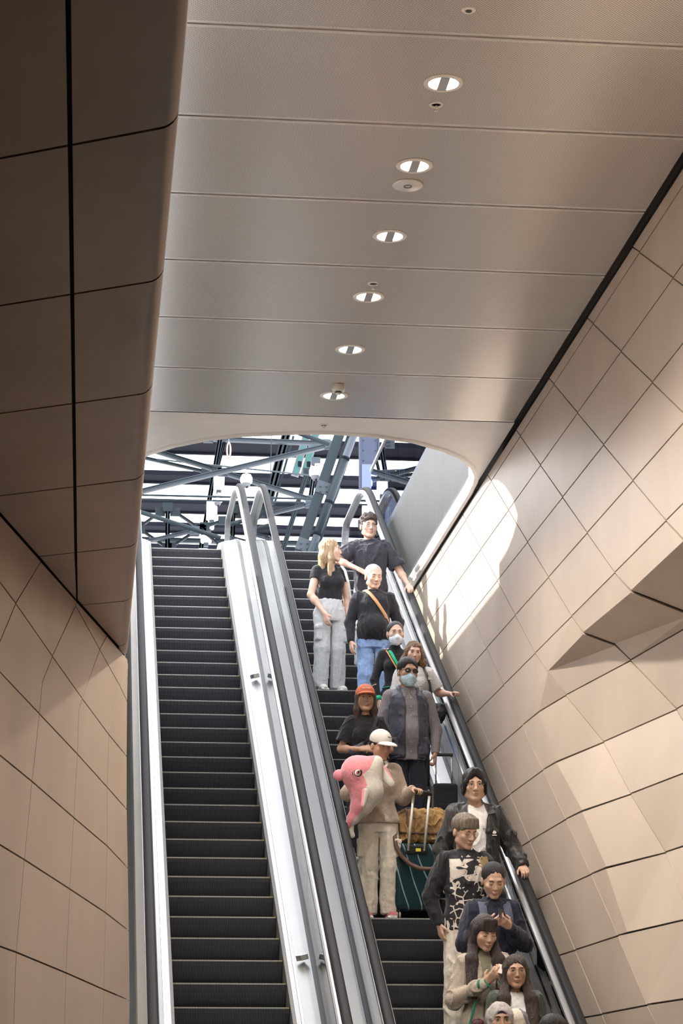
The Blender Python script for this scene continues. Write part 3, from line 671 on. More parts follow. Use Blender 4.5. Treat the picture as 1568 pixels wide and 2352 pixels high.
    def mesh(s):
        f = s.f; I = f < 0; n = s.n
        cnt = np.zeros(n - 1, np.int8)
        for dx in (0, 1):
            for dy in (0, 1):
                for dz in (0, 1): cnt += I[dx:n[0] - 1 + dx, dy:n[1] - 1 + dy, dz:n[2] - 1 + dz]
        act = np.argwhere((cnt > 0) & (cnt < 8)); idx = np.full(n - 1, -1, np.int64); idx[tuple(act.T)] = np.arange(len(act))
        acc = np.zeros((len(act), 3)); num = np.zeros(len(act)); cs = [(x, y, z) for x in (0, 1) for y in (0, 1) for z in (0, 1)]
        vals = {c: f[act[:, 0] + c[0], act[:, 1] + c[1], act[:, 2] + c[2]] for c in cs}
        for a in cs:
            for ax in range(3):
                if a[ax]: continue
                b = list(a); b[ax] = 1; b = tuple(b); va, vb = vals[a], vals[b]; m = (va < 0) != (vb < 0)
                t = np.where(m, va / np.where(m, va - vb, 1), 0)
                p = np.repeat(np.array([a], float), len(act), 0); p[:, ax] += t; acc += p * m[:, None]; num += m
        V = s.lo + (act + acc / num[:, None]) * s.h; F = []
        for ax in range(3):
            o1, o2 = [(1, 2), (2, 0), (0, 1)][ax]
            sa = [slice(None)] * 3; sb = [slice(None)] * 3; sa[ax] = slice(0, -1); sb[ax] = slice(1, None)
            A, B = I[tuple(sa)], I[tuple(sb)]; E = np.argwhere(A != B)
            E = E[(E[:, o1] > 0) & (E[:, o2] > 0) & (E[:, o1] < n[o1] - 1) & (E[:, o2] < n[o2] - 1)]
            fl = A[tuple(E.T)]; q = []
            for d1, d2 in ((1, 1), (0, 1), (0, 0), (1, 0)):
                c = E.copy(); c[:, o1] -= d1; c[:, o2] -= d2; q.append(idx[tuple(c.T)])
            q = np.stack(q, 1); q[~fl] = q[~fl][:, ::-1]; F.append(q)
        return V, np.concatenate(F)
def vox_obj(name, v, mats, parent, s=1.0, disp=None, matfn=None, smooth=2):
    V, F = v.mesh()
    if not len(F): raise RuntimeError('empty ' + name)
    if smooth:
        e = np.concatenate([F[:, [0, 1]], F[:, [1, 2]], F[:, [2, 3]], F[:, [3, 0]]]); deg = np.bincount(e.ravel(), minlength=len(V)).astype(float)[:, None]
        for _ in range(smooth):
            a = np.zeros_like(V); 
            for k in range(3): a[:, k] = np.bincount(e[:, 0], V[e[:, 1], k], len(V)) + np.bincount(e[:, 1], V[e[:, 0], k], len(V))
            V = V * 0.55 + 0.45 * a / np.maximum(deg, 1)
    if disp is not None:
        nf = np.cross(V[F[:, 2]] - V[F[:, 0]], V[F[:, 3]] - V[F[:, 1]]); N = np.zeros_like(V)
        for k in range(3):
            for j in range(4): N[:, k] += np.bincount(F[:, j], nf[:, k], len(V))
        N /= np.linalg.norm(N, axis=1)[:, None] + 1e-9; V = V + N * disp(V)[:, None]
    me = bpy.data.meshes.new(name); me.vertices.add(len(V)); me.vertices.foreach_set('co', (V * s).astype(np.float32).ravel())
    me.loops.add(F.size); me.loops.foreach_set('vertex_index', F.ravel().astype(np.int32)); me.polygons.add(len(F))
    me.polygons.foreach_set('loop_start', np.arange(0, F.size, 4, dtype=np.int32))
    for m in (mats if isinstance(mats, (list, tuple)) else [mats]): me.materials.append(m)
    if matfn is not None: me.polygons.foreach_set('material_index', matfn(V[F].mean(1)).astype(np.int32))
    me.polygons.foreach_set('use_smooth', np.ones(len(F), bool)); me.update(calc_edges=True); me.validate()
    return link(bpy.data.objects.new(name, me), parent)
def folds(amp=0.005, f=(9, 9, 7), seed=1):
    f = (f[0] * 1.5, f[1] * 1.5, f[2] * .75)
    def d(V):
        q = V * np.array(f); w = vnoise(q * 0.6, seed + 9)[:, None] * 0.9
        r = 1 - np.abs(vnoise(q + w, seed)); r2 = 1 - np.abs(vnoise(q * 2.1 + w, seed + 3))
        return np.maximum(1.7 * amp * (r ** 3 - 0.4) + amp * 0.8 * (r2 ** 2 - 0.5), -.3 * amp)
    return d
def strands(amp=0.004, f=(70, 70, 9), seed=4):
    return lambda V: amp * vnoise(V * np.array(f), seed) + amp * 0.6 * vnoise(V * np.array(f) * 0.37, seed + 1)

# ------------------------------------------------------------------ people
SKIN = {'fair': (0.62, 0.40, 0.31), 'light': (0.52, 0.33, 0.24), 'tan': (0.43, 0.26, 0.175), 'brown': (0.34, 0.20, 0.13)}
def skin_mat(k): return mat('skin_' + k, SKIN[k], 0.48, var=0.06, vscale=30, spec=0.35)
M_EYEW = mat('eye_white', (0.72, 0.69, 0.66), 0.3); M_IRIS = mat('dark_iris', (0.02, 0.013, 0.01), 0.2)
def hair_mat(nm, c, v=0.45): return mat('hair_' + nm, c, 0.42, var=v, vscale=60, stretch=(1, 1, 0.10), spec=0.4, bump=.7, bscale=170)
def cloth(nm, c, rough=0.85, var=0.10, vs=30, bump=0.55, bs=17, sheen=0.15, spec=0.2): return mat('cloth_' + nm, c, rough, var=var, vscale=vs, bump=bump, bscale=bs, sheen=sheen, spec=spec)
def hand(v, wr, d, n, ts, curl=0.3, spread=0.0, thumb=0.3):
    wr, d, n = [np.array(q, float) for q in (wr, d, n)]; d /= np.linalg.norm(d); n = n - d * (n @ d); n /= np.linalg.norm(n); sdir = np.cross(d, n)
    off = [0.029, 0.010, -0.010, -0.028]
    for i, (o, L) in enumerate(zip(off, (0.072, 0.080, 0.075, 0.058))):
        o *= ts; kn = wr + d * (0.090 - 0.004 * abs(i - 1)) + sdir * o; v.cone(wr + d * 0.012 + sdir * o * 0.6, kn, 0.0155, 0.0125, 0.012)
        c = np.array([0.35, 1.0, 1.5]) * curl * 1.45 * (0.92 + 0.06 * i); p = kn; ang = 0
        for j, (q, r0, r1) in enumerate(((0.44, .0098, .009), (0.32, .009, .0082), (0.24, .0082, .007))):
            ang = c[0] if j == 0 else c[0] + c[1] if j == 1 else c[0] + c[1] + 0.55 * c[2]
            dd = d * math.cos(ang) + n * math.sin(ang) + sdir * o * spread * 8; dd /= np.linalg.norm(dd); e = p + dd * L * q
            v.cone(p, e, r0, r1, 0.003); p = e
    b = wr + d * 0.025 + sdir * ts * 0.026 + n * 0.006
    d1 = d * 0.62 + sdir * ts * 0.62 * (1 - thumb * 0.5) + n * 0.25 * (1 + thumb); d1 /= np.linalg.norm(d1); m = b + d1 * 0.042
    d2 = d * 0.85 + sdir * ts * (0.25 - thumb * 0.6) + n * (0.2 + 0.7 * thumb); d2 /= np.linalg.norm(d2)
    v.cone(wr + d * 0.01, b, 0.015, 0.014, 0.012); v.cone(b, m, 0.0135, 0.0105, 0.008); v.cone(m, m + d2 * 0.032, 0.0105, 0.0085, 0.004)
TORSO = {'m': [(0.84, .140, .098, 0, .01), (0.93, .148, .106, 0, .012), (1.04, .132, .098, 0, .005), (1.20, .142, .108, 0, 0), (1.30, .152, .112, 0, .005), (1.37, .146, .098, 0, .010), (1.415, .118, .076, 0, .014), (1.445, .075, .060, 0, .016), (1.47, .052, .052, 0, .016)],
         'f': [(0.84, .146, .098, 0, .012), (0.92, .152, .106, 0, .015), (1.06, .112, .086, 0, .005), (1.18, .120, .094, 0, 0), (1.28, .134, .100, 0, .003), (1.36, .128, .088, 0, .010), (1.405, .105, .068, 0, .013), (1.435, .066, .054, 0, .016), (1.46, .045, .046, 0, .016)]}
class Person:
    def __init__(s, loc, scale, label, sex='m', skin='light', yaw=0, head=(0, 0, 0), headoff=(0, 0, 0), arms=None, bulk=1.0, hs=1.13, group='people on the escalator', jaw=1.0):
        s.s = scale; s.sex = sex; s.m = sex == 'm'; s.bulk = bulk; s.skin = skin_mat(skin); s.skin_k = skin
        s.e = empty('person', loc, label, 'person', group, R(yaw))
        s.hf = Frame((headoff[0], -0.025 + headoff[1], 1.621 + headoff[2]), *head, k=hs)
        sw = (0.163 if s.m else 0.143) * (0.5 + 0.5 * bulk)
        s.sh = {'R': np.array((-sw, 0.012, 1.385)), 'L': np.array((sw, 0.012, 1.385))}
        s.arms = arms or {}
        for k, sg in (('R', -1), ('L', 1)):
            a = s.arms.setdefault(k, {}); a.setdefault('el', (sg * (sw + 0.05), 0.03, 1.11)); a.setdefault('wr', (sg * (sw + 0.055), -0.04, 0.86))
            a.setdefault('d', (0, -0.1, -1)); a.setdefault('n', (-sg, 0.2, 0)); a.setdefault('curl', 0.35)
            for q in ('el', 'wr'): a[q] = np.array(a[q], float)
        s.torso = [(z, rx * bulk, ry * (0.3 + 0.7 * bulk), cx, cy) for z, rx, ry, cx, cy in TORSO[sex]]
        s.hip = {'R': np.array((-0.085, 0.01, 0.90)), 'L': np.array((0.085, 0.01, 0.90))}
        s.kn = {'R': np.array((-0.098, -0.012, 0.49)), 'L': np.array((0.098, -0.012, 0.49))}
        s.an = {'R': np.array((-0.105, 0.02, 0.075)), 'L': np.array((0.105, 0.02, 0.075))}
        s.bounds()
    def bounds(s):
        P = [(-0.26, -0.30, 0), (0.26, 0.22, 1.86)]
        for a in s.arms.values():
            d = np.array(a['d'], float); d /= np.linalg.norm(d); P += [a['el'] - 0.08, a['el'] + 0.08, a['wr'] - 0.10, a['wr'] + 0.10, a['wr'] + d * 0.2 - 0.04, a['wr'] + d * 0.2 + 0.04]
        P = np.array(P); s.lo, s.hi = P.min(0), P.max(0)
    def vox(s, h=0.0065, lo=None, hi=None): return Vox(s.lo if lo is None else lo, s.hi if hi is None else hi, h)
    def body(s, legs=True, mouth=(0.40, 0.16, 0.14), beard=None, eyes='open', brow=(0.03, 0.02, 0.015), mask=False, h=0.0062):
        v = s.vox(h); b = s.bulk; f = s.hf
        v.loft(s.torso, -0.012); nr = 0.053 if s.m else 0.045
        v.cone((0, 0.02, 1.42), f.w((0, 0.022, -0.06)), nr * 1.1, nr, 0.03)
        for k, sg in (('R', -1), ('L', 1)):
            a = s.arms[k]; v.cone((.02 * sg, .018, 1.45), s.sh[k] + (-.01 * sg, 0, .005), .030, .040, .03)
            v.cone(s.sh[k], a['el'], .047 * b, .037 * b, .03); v.cone(a['el'], a['wr'], .038 * b, .0245, .02, flat=None)
            v.ell((a['el'] * 0.72 + a['wr'] * 0.28), (.038 * b,) * 3, .03)
            hand(v, a['wr'], a['d'], a['n'], 1 if k == 'R' else -1, a['curl'], a.get('spread', 0), a.get('thumb', 0.3))
            if legs:
                v.cone(s.hip[k], s.kn[k], .080, .053, .03); v.cone(s.kn[k], s.an[k], .050, .034, .02); v.ell((s.kn[k] * .7 + s.an[k] * .3) + (0, .018, 0), (.05, .052, .10), .03)
                v.cone(s.an[k] + (0, .02, -.03), s.an[k] + (.01 * sg, -.14, -.045), .034, .026, .02)
        # head
        v.ell((0, .012, .030), (.0775, .094, .088), .01, fr=f); v.ell((0, -.018, -.030), (.068 if s.m else .0695, .074, .088 if s.m else .083), .02, fr=f)
        jw = 1.12 if s.m else 0.90; ns = 1.0 if s.m else 0.80
        for sg in (-1, 1):
            v.cone((.046 * sg * jw, -.005, -.066), (.014 * sg, -.064, -.101), .021 * jw, .016, .02, fr=f); v.ell((.041 * sg, -.064, -.024), (.022, .018, .020), .02, fr=f)
            v.ell((.080 * sg, .010, -.012), (.010, .019, .031), .006, fr=f)
        v.ell((0, -.066, -.100), (.024 * jw, .020, .018), .015, fr=f); v.cone((-.036, -.080, .024), (.036, -.080, .024), .011 * (.75 + .25 * s.m), .011 * (.75 + .25 * s.m), .02, fr=f)
        for sg in (-1, 1): v.ell((.031 * sg, -.098, .003), (.017, .015, .0115), .012, '-', fr=f)
        for sg in (-1, 1): v.ell((.031 * sg, -.076, .002), (.0145, .0105, .0095), .004, fr=f)
        v.cone((0, -.086, .010), (0, -.1085 + .006 * (ns < 1), -.034), .0085 * ns, .0125 * ns, .014, fr=f)
        for sg in (-1, 1): v.ell((.0125 * sg * ns, -.098 + .004 * (ns < 1), -.038), (.0085 * ns, .010, .0072), .006, fr=f)
        v.ell((0, -.0885, -.062), (.023, .009, .0062), .006, fr=f); v.ell((0, -.087, -.074), (.019, .010, .0068), .006, fr=f)
        v.cone((-.022, -.099, -.0675), (.022, -.099, -.0675), .0035, .0035, .002, '-', fr=f)
        o = vox_obj('body', v, s.skin, s.e, s.s, smooth=1)
        self = s
        def small(name, parts, m):
            mb = MB()
            for kind, a, bb in parts:
                if kind == 'e': s.ellipsoid(mb, a, bb)
                else: mb.tube([s.hf.w(q) * s.s for q in a], [r * s.s for r in bb], 6)
            return mb.build(name, m, s.e)
        if not (mask == 'sun'):
            for sg in (-1, 1):
                if eyes == 'open':
                    e = small('eye', [('e', (.031 * sg, -.0832, .002), (.0125, .0055, .0054))], M_EYEW); 
                    q = small('iris', [('e', (.031 * sg + s_gaze(head=s), -.0872, .002), (.0053, .0022, .0050))], M_IRIS); q.parent = e; q.matrix_parent_inverse = Matrix()
                    q2 = small('eyelid', [('t', [(.031 * sg - .014, -.083, .002), (.031 * sg - .007, -.0895, .0068), (.031 * sg + .007, -.0895, .0068), (.031 * sg + .014, -.083, .002)], [.0012, .002, .002, .0012])], M_IRIS)
                else: small('eyelid', [('t', [(.031 * sg - .014, -.083, .001), (.031 * sg - .006, -.0885, -.004), (.031 * sg + .006, -.0885, -.004), (.031 * sg + .014, -.083, .001)], [.0014, .0022, .0022, .0014])], M_IRIS)
                small('eyebrow', [('t', [(.013 * sg, -.0925, .0205), (.028 * sg, -.0930, .0255), (.046 * sg, -.080, .0215)], [.0022, .0036, .0018])], mat('brow_%02d%02d' % (brow[0] * 99, brow[1] * 99), brow, 0.7))
        if not mask or mask == 'sun0':
            m = mat('lips_%02d%02d' % (mouth[0] * 99, mouth[1] * 99), mouth, 0.4)
            small('lips', [('t', [(-.022, -.0905, -.0675), (-.008, -.0975, -.0625), (0, -.0975, -.0640), (.008, -.0975, -.0625), (.022, -.0905, -.0675)], [.0012, .0034, .0030, .0034, .0012]),
                           ('t', [(-.018, -.0915, -.0695), (0, -.0975, -.0735), (.018, -.0915, -.0695)], [.0015, .0042, .0015])], m)
        if beard:
            w = Vox(f.o - .16, f.o + .16, .006)
            for sg in (-1, 1): w.cone((.047 * sg, -.006, -.062), (.014 * sg, -.066, -.103), .0225, .019, .02, fr=f)
            w.ell((0, -.068, -.102), (.027, .021, .020), .015, fr=f); w.ell((0, -.089, -.053), (.026, .008, .005), .004, fr=f)
            w.ell((0, -.092, -.068), (.022, .012, .010), .004, '-', fr=f)
            vox_obj('beard', w, beard, s.e, s.s, strands(.002, (120, 120, 120)))
        return o
    def ellipsoid(s, mb, c, r, n=10):
        vs = []; fs = []; q = n // 2 + 1
        for i in range(q + 1):
            t = math.pi * i / q
            for k in range(n):
                a = 2 * math.pi * k / n; p = (c[0] + r[0] * math.sin(t) * math.cos(a), c[1] + r[1] * math.sin(t) * math.sin(a), c[2] + r[2] * math.cos(t)); vs.append(tuple(s.hf.w(p) * s.s))
        for i in range(q):
            for k in range(n): fs.append((i * n + k, i * n + (k + 1) % n, (i + 1) * n + (k + 1) % n, (i + 1) * n + k))
        mb.add(vs, fs, 0, True)
    def top(s, name, m, hem=0.88, inf=0.018, sleeve=('short', 'short'), neck=0.0, sr=0.016, scoop=None, belly=0, bust=None, amp=0.005, seed=1, cut=None, matfn=None, h=0.0075, cuff=None, hemw=None, flare=0.0, high=None):
        lo, hi = s.lo.copy(), s.hi.copy(); lo[2] = min([hem] + [s.arms[k]['wr'][2] for i_, k in enumerate('RL') if sleeve[i_] == 'long']) - 0.06; hi[2] = 1.62; v = Vox(lo - .04, hi + (.04, .04, 0), h); b = s.bulk
        A = [t for t in s.torso]; zs = [t[0] for t in A]
        def at(z): return tuple(np.interp(z, zs, [t[i] for t in A]) for i in range(1, 5))
        sl = [(hem,) + at(hem)] + [t for t in A if t[0] > hem + 0.01]
        if flare: sl = [(z, rx + flare * max(0, 1.30 - z), ry + flare * max(0, 1.30 - z), cx, cy) for z, rx, ry, cx, cy in sl]
        v.loft(sl, inf, 0.02)
        if belly: v.ell((0, -.055, 1.04), (.145 * b, .10 + belly, .16), .06)
        if bust is None: bust = 0 if s.m else 0.9
        if bust:
            for sg in (-1, 1): v.ell((.066 * sg, -.068, 1.245), (.062 * bust + inf * .5, .056 * bust + inf * .6, .062 * bust + inf * .5), .04)
        v.box((0, 0, hem - .25), (.8, .8, .25), .002, .004, '-')
        for i, k in enumerate(('R', 'L')):
            a = s.arms[k]; S0 = s.sh[k]; sg = -1 if k == 'R' else 1
            v.cone((.045 * sg, .016, 1.425), S0 + (-.012 * sg, 0, .0), .026 + inf, .044 * b + sr * .8, .03)
            if sleeve[i] == 'short': e = S0 + (a['el'] - S0) * 0.72; v.cone(S0, e, .050 * b + sr, .050 * b + sr * 1.5, .02); dd = (a['el'] - S0) / np.linalg.norm(a['el'] - S0); v.cone(e + dd * .055, e + dd * .16, .085, .085, .004, '-')
            elif sleeve[i] == 'cap': e = S0 + (a['el'] - S0) * 0.40; v.cone(S0, e, .048 * b + sr, .047 * b + sr, .02); dd = (a['el'] - S0) / np.linalg.norm(a['el'] - S0); v.cone(e + dd * .05, e + dd * .15, .08, .08, .004, '-')
            elif sleeve[i] == 'long':
                v.cone(S0, a['el'], .049 * b + sr, .040 * b + sr, .03); dd = (a['wr'] - a['el']); dd /= np.linalg.norm(dd); v.cone(a['el'], a['wr'] - dd * .01, .041 * b + sr, .027 + sr * .7, .02)
                v.cone(a['wr'] + dd * .055, a['wr'] + dd * .12, .052, .052, .003, '-')
        # neck opening and flat hem
        nz0 = 1.445 - neck
        if high: v.cone((0, .012, 1.44), (0, .004, 1.475 + high), .068, .060, .02)
        v.cone((0, .010, nz0 + .03 + (high or 0)), (0, -.03, 1.66), .064 if s.m else .056, .072, .008, '-')
        if scoop: v.ell((0, -.10, scoop[1]), (scoop[0], .09, scoop[2]), .01, '-')
        if cut: cut(v)
        return vox_obj(name, v, m, s.e, s.s, folds(amp, seed=seed), matfn)
    def trousers(s, name, m, waist=1.02, hemz=0.05, th=0.016, kn=0.02, an=0.028, amp=0.007, seed=2, gap=0.0, pockets=False, h=0.0075, matfn=None):
        v = Vox((-.30, -.20, -.02), (.30, .24, waist + .06), h); zs = [t[0] for t in s.torso]
        at = lambda z: tuple(np.interp(z, zs, [t[i] for t in s.torso]) for i in range(1, 5))
        v.loft([(0.80,) + at(0.86), (0.93,) + at(0.93), (waist,) + at(waist)], .010, .03)
        for k, sg in (('R', -1), ('L', 1)):
            v.cone(s.hip[k] + (0, 0, -.02), s.kn[k], .086 + th * .6, .056 + kn, .02); v.cone(s.kn[k], s.an[k], .056 + kn, .042 + an, .02)
            if pockets: v.box(s.kn[k] + ((.050 + kn * .55) * sg, -.048, .16), (.036, .040, .080), .014, .008); v.box(s.kn[k] + ((.053 + kn * .6) * sg, -.052, .228), (.038, .042, .024), .010, .003)
        v.cone((0, -.25, .55), (0, .3, .55), .001, .001)
        v.box((0, 0, waist + .2), (.5, .5, .2), .002, .004, '-'); v.box((0, 0, hemz - .2), (.5, .5, .2), .002, .004, '-')
        if gap: v.box((0, 0, .38), (gap, .4, .38), .002, .01, '-')
        return vox_obj(name, v, m, s.e, s.s, folds(amp, (11, 11, 6), seed), matfn)
    def shoes(s, up, sole, name='shoe', toe=None):
        for k, sg in (('R', -1), ('L', 1)):
            a = s.an[k]; v = Vox(a + (-.09, -.24, -.09), a + (.09, .12, .10), .0055)
            v.cone(a + (0, .035, -.03), a + (.012 * sg, -.13, -.042), .042, .036, .02); v.cone(a + (0, .02, -.02), a + (0, .01, .035), .045, .042, .02); v.ell(a + (.012 * sg, -.125, -.045), (.044, .062, .032), .02)
            v.box(a + (.006 * sg, -.045, -.064), (.046, .135, .0125), .012, .006)
            fn = (lambda z0: (lambda c: np.where(c[:, 2] < z0, 1, 0)))(a[2] - .046)
            vox_obj(name, v, [up, sole], s.e, s.s, matfn=fn)
    def hair(s, kind, m, amp=0.004, seed=3, length=0.0, bang=0.0, h=0.006, part=None, noise=None, frontz=None):
        f = s.hf; lo = f.o - (.17, .17, .17 + length); hi = f.o + (.17, .19, .20); v = Vox(lo, hi, h)
        cy0 = .024 if kind in ('short', 'quiff', 'tied', 'bowl') else .018
        v.ell((0, cy0, .038), (.0855, .101, .090), .01, fr=f)
        if kind == 'curly': v.ell((0, .0, .085), (.082, .098, .062), .02, fr=f)
        if kind in ('bowl', 'curtain', 'quiff'): v.ell((0, .002 if kind != 'quiff' else .012, .062), (.085, .098 if kind != 'quiff' else .088, .074), .02, fr=f)
        fz = {'short': .004, 'curly': .0, 'quiff': .004, 'bowl': -.018, 'curtain': -.03, 'tied': .008}.get(kind, -.006) if frontz is None else frontz
        if kind == 'curtain':
            v.ell((0, -.118, -.030), (.050, .066, .112), .008, '-', fr=f)
            for sg in (-1, 1): v.cone((.014 * sg, -.080, .108), (.068 * sg, -.066, .02), .015, .016, .015, fr=f); v.cone((.070 * sg, -.062, .02), (.082 * sg, -.022, -.055), .019, .012, .015, fr=f); v.cone((.080 * sg, .02, 0), (.076 * sg, .03, -.06), .02, .014, .02, fr=f)
        else: v.ell((0, -.112, fz - .018 - bang), (.071, .072, .085), .016, '-', fr=f)
        if kind in ('short', 'curly', 'quiff', 'bowl'):
            for sg in (-1, 1): v.box((.09 * sg, -.05, -.085), (.05, .085, .065), .01, .01, '-', fr=f)
            v.box((0, 0, -.15), (.2, .25, .075), .01, .01, '-', fr=f)
        if kind == 'tied':
            v.ell((0, .03, .03), (.080, .10, .085), .01, fr=f); v.box((0, -.02, -.14), (.2, .12, .09), .01, .01, '-', fr=f)
            v.ell((0, .125, .03), (.036, .036, .036), .01, fr=f)
        if kind in ('long', 'bob', 'wavy'):
            L = length; w = {'long': 1.0, 'bob': .95, 'wavy': 1.25}[kind]
            for sg in (-1, 1):
                p0 = f.w((.070 * sg, -.005, .02)); p1 = f.w((.078 * sg * w, .0, -.10)); p2 = p1 + (.012 * sg * w, .012, -L)
                v.cone(p0, p1, .030, .034 * w, .03)
                if L > .3: pm = np.array((p1[0] + .022 * sg, -.105, 1.40)); p2 = np.array((pm[0] + .012 * sg, -.168, 1.40 - L + .06)); v.cone(p1, pm, .044, .050, .03, flat=((0, 1, 0), .6)); v.cone(pm, p2, .054, .040, .03, flat=((0, 1, 0), .45))
                else: v.cone(p1, p2, .036 * w, .022, .03)
                q1 = f.w((.05 * sg, .07, -.06)); v.cone(f.w((.05 * sg, .06, .03)), q1, .045, .045, .03); v.cone(q1, q1 + (.02 * sg, .03, -L), .048 * w, .03, .04)
            q1 = f.w((0, .085, -.05)); v.cone(q1, q1 + (0, .02, -L), .05, .04, .04)
        if bang < 0:        # fringe over the forehead
            for i in range(-4, 5): x = .013 * i; v.cone((x * .8, -.070, .105), (x * 1.15, -.094 + .6 * abs(x) ** 1.2, .048 + bang * .25), .013, .007, .010, fr=f)
        nf = noise or strands(amp * (.2 if kind == 'tied' else .7), seed=seed)
        return vox_obj('hair', v, m, s.e, s.s, nf)
    def glasses(s, m, kind='thin', lens=None, sun=False):
        f = s.hf; mb = MB(); r = .0010 if kind == 'thin' else .0022
        S = lambda p: f.w(p) * s.s
        for sg in (-1, 1):
            c = (.033 * sg, -.106, .000); w, hh = (.0235, .018)
            ring = [S((c[0] + w * math.cos(t), c[1] + .012 * abs(math.cos(t)) * (1 if math.cos(t) * sg > 0 else 0), c[2] + hh * math.sin(t))) for t in [2 * math.pi * k / 20 for k in range(20)]]
            mb.tube(ring, r * s.s, 6, closed=True)
            mb.tube([S((.058 * sg, -.094, .004)), S((.080 * sg, -.04, .006)), S((.083 * sg, .01, .0))], r * s.s, 6)
            if lens:
                l = MB(); l.add([S((c[0], c[1] - .002, c[2]))] + ring, [(0, i + 1, (i + 1) % 20 + 1) for i in range(20)], 0, True); l.build('lens', lens, s.e)
        mb.tube([S((-.009, -.107, .004)), S((0, -.110, .006)), S((.009, -.107, .004))], r * s.s, 6)
        return mb.build('sunglasses' if sun else 'glasses', m, s.e)
    def facemask(s, m):
        f = s.hf; v = Vox(f.o - .17, f.o + .17, .006)
        v.ell((0, -.020, -.060), (.070, .086, .068), .02, fr=f); v.cone((0, -.094, -.020), (0, -.110, -.052), .012, .014, .02, fr=f); v.cone((0, -.110, -.052), (0, -.085, -.108), .016, .022, .03, fr=f)
        v.box((0, .12, -.05), (.2, .15, .2), .01, .006, '-', fr=f); v.box((0, -.05, .075), (.2, .2, .09), .004, .004, '-', fr=f)
        pl = lambda V: .0022 * np.sin(V[:, 2] * 420)
        o = vox_obj('face_mask', v, m, s.e, s.s, pl)
        mb = MB()
        for sg in (-1, 1):
            for z in (-.02, -.085): mb.tube([f.w(p) * s.s for p in ((.066 * sg, -.045, z), (.079 * sg, -.015, z * .5 - .01), (.084 * sg, .02, -.005))], .0014 * s.s, 5)
        mb.build('mask_loop', m, o); return o
    def cap(s, m, mb_=None, logo=None):
        f = s.hf; v = Vox(f.o - (.2, .26, .12), f.o + (.2, .2, .22), .006)
        v.ell((0, .012, .050), (.088, .107, .090), .01, fr=f); v.ell((0, .012, .045), (.079, .098, .076), .005, '-', fr=f); v.box((0, 0, -.055), (.3, .3, .078), .004, .004, '-', fr=f)
        o = vox_obj('cap', v, m, s.e, s.s, lambda V: .0012 * np.abs(np.sin(np.arctan2(V[:, 0] - f.o[0], V[:, 1] - f.o[1]) * 3)))
        w = Vox(f.o - (.2, .30, .12), f.o + (.2, .2, .22), .005)
        w.ell((0, -.100, .018), (.080, .090, .030), .005, fr=f); w.ell((0, -.100, .000), (.088, .100, .030), .004, '-', fr=f); w.box((0, .14, .02), (.2, .17, .2), .004, .004, '-', fr=f)
        vox_obj('cap_brim', w, mb_ or m, o, s.s)
        return o
def s_gaze(head): return 0.0
def ribbon(name, pts, w, t, m, parent=None, nrm=None, s=1.0):
    """flat strap through points (already in the parent's space), width w across nrm"""
    mb = MB(); P = [Vector(p) * s for p in pts]; nrm = Vector(nrm or (0, -1, 0)); vs = []; N = len(P)
    for i, p in enumerate(P):
        d = (P[min(i + 1, N - 1)] - P[max(i - 1, 0)]).normalized(); n_ = (nrm - d * nrm.dot(d)).normalized(); sd = d.cross(n_)
        for a, b in ((-1, 0), (1, 0), (1, 1), (-1, 1)): vs.append(p + sd * a * w * s / 2 + n_ * b * t * s)
    fs = [(i * 4 + k, i * 4 + (k + 1) % 4, i * 4 + 4 + (k + 1) % 4, i * 4 + 4 + k) for i in range(N - 1) for k in range(4)] + [(0, 1, 2, 3), tuple((N - 1) * 4 + k for k in range(4))]
    mb.add(vs, fs, 0, True); return mb.build(name, m, parent)
def text_part(body, size, loc, rot, m, parent, name='lettering', depth=0.0015, align='CENTER'):
    c = bpy.data.curves.new(name, 'FONT'); c.body = body; c.size = size; c.extrude = depth; c.align_x = align; c.align_y = 'CENTER'
    tmp = bpy.data.objects.new(name, c); COL.objects.link(tmp); dg = bpy.context.evaluated_depsgraph_get(); me = bpy.data.meshes.new_from_object(tmp.evaluated_get(dg)); bpy.data.objects.remove(tmp)
    me.materials.clear(); me.materials.append(m); o = link(bpy.data.objects.new(name, me), parent); o.location = loc; o.rotation_euler = rot; return o
def _front(s, x, z, inf=0.02, ex=2.4):
    zs = [t[0] for t in s.torso]; rx, ry, cx, cy = [float(np.interp(z, zs, [t[i] for t in s.torso])) for i in range(1, 5)]
    rx += inf; ry += inf; q = min(0.999, abs((x - cx) / rx)); return cy - ry * (1 - q ** ex) ** (1 / ex) - 0.004
Person.front = _front
RAILD, RAILN = (0.05, -0.86, -0.50), (0.0, 0.45, -0.85)
# ------------------------------------------------------------------ the people, from the top of the escalator down
K_BLACK = cloth('black_jersey', (0.018, 0.018, 0.022)); K_CHAR = cloth('charcoal_cotton', (0.040, 0.038, 0.048)); K_NAVY = cloth('navy_nylon', (0.045, 0.048, 0.075), 0.55, spec=0.4)
K_GREYT = cloth('pale_grey_twill', (0.50, 0.51, 0.53)); K_DENIM = cloth('washed_denim', (0.22, 0.33, 0.56), var=0.35, vs=9); K_DKDEN = cloth('dark_trouser', (0.022, 0.024, 0.036))
K_CREAM = cloth('cream_twill', (0.60, 0.54, 0.46)); K_WHITE = cloth('white_cotton', (0.72, 0.70, 0.68)); K_BEIGE = cloth('beige_knit', (0.42, 0.335, 0.27), var=0.18, bump=0.6, bs=110)
K_LEATH = mat('black_leather', (0.015, 0.015, 0.016), 0.35, bump=0.3, bscale=60); K_TANL = mat('tan_leather', (0.52, 0.27, 0.12), 0.5); K_STRAP = cloth('black_webbing', (0.02, 0.02, 0.025), 0.6)
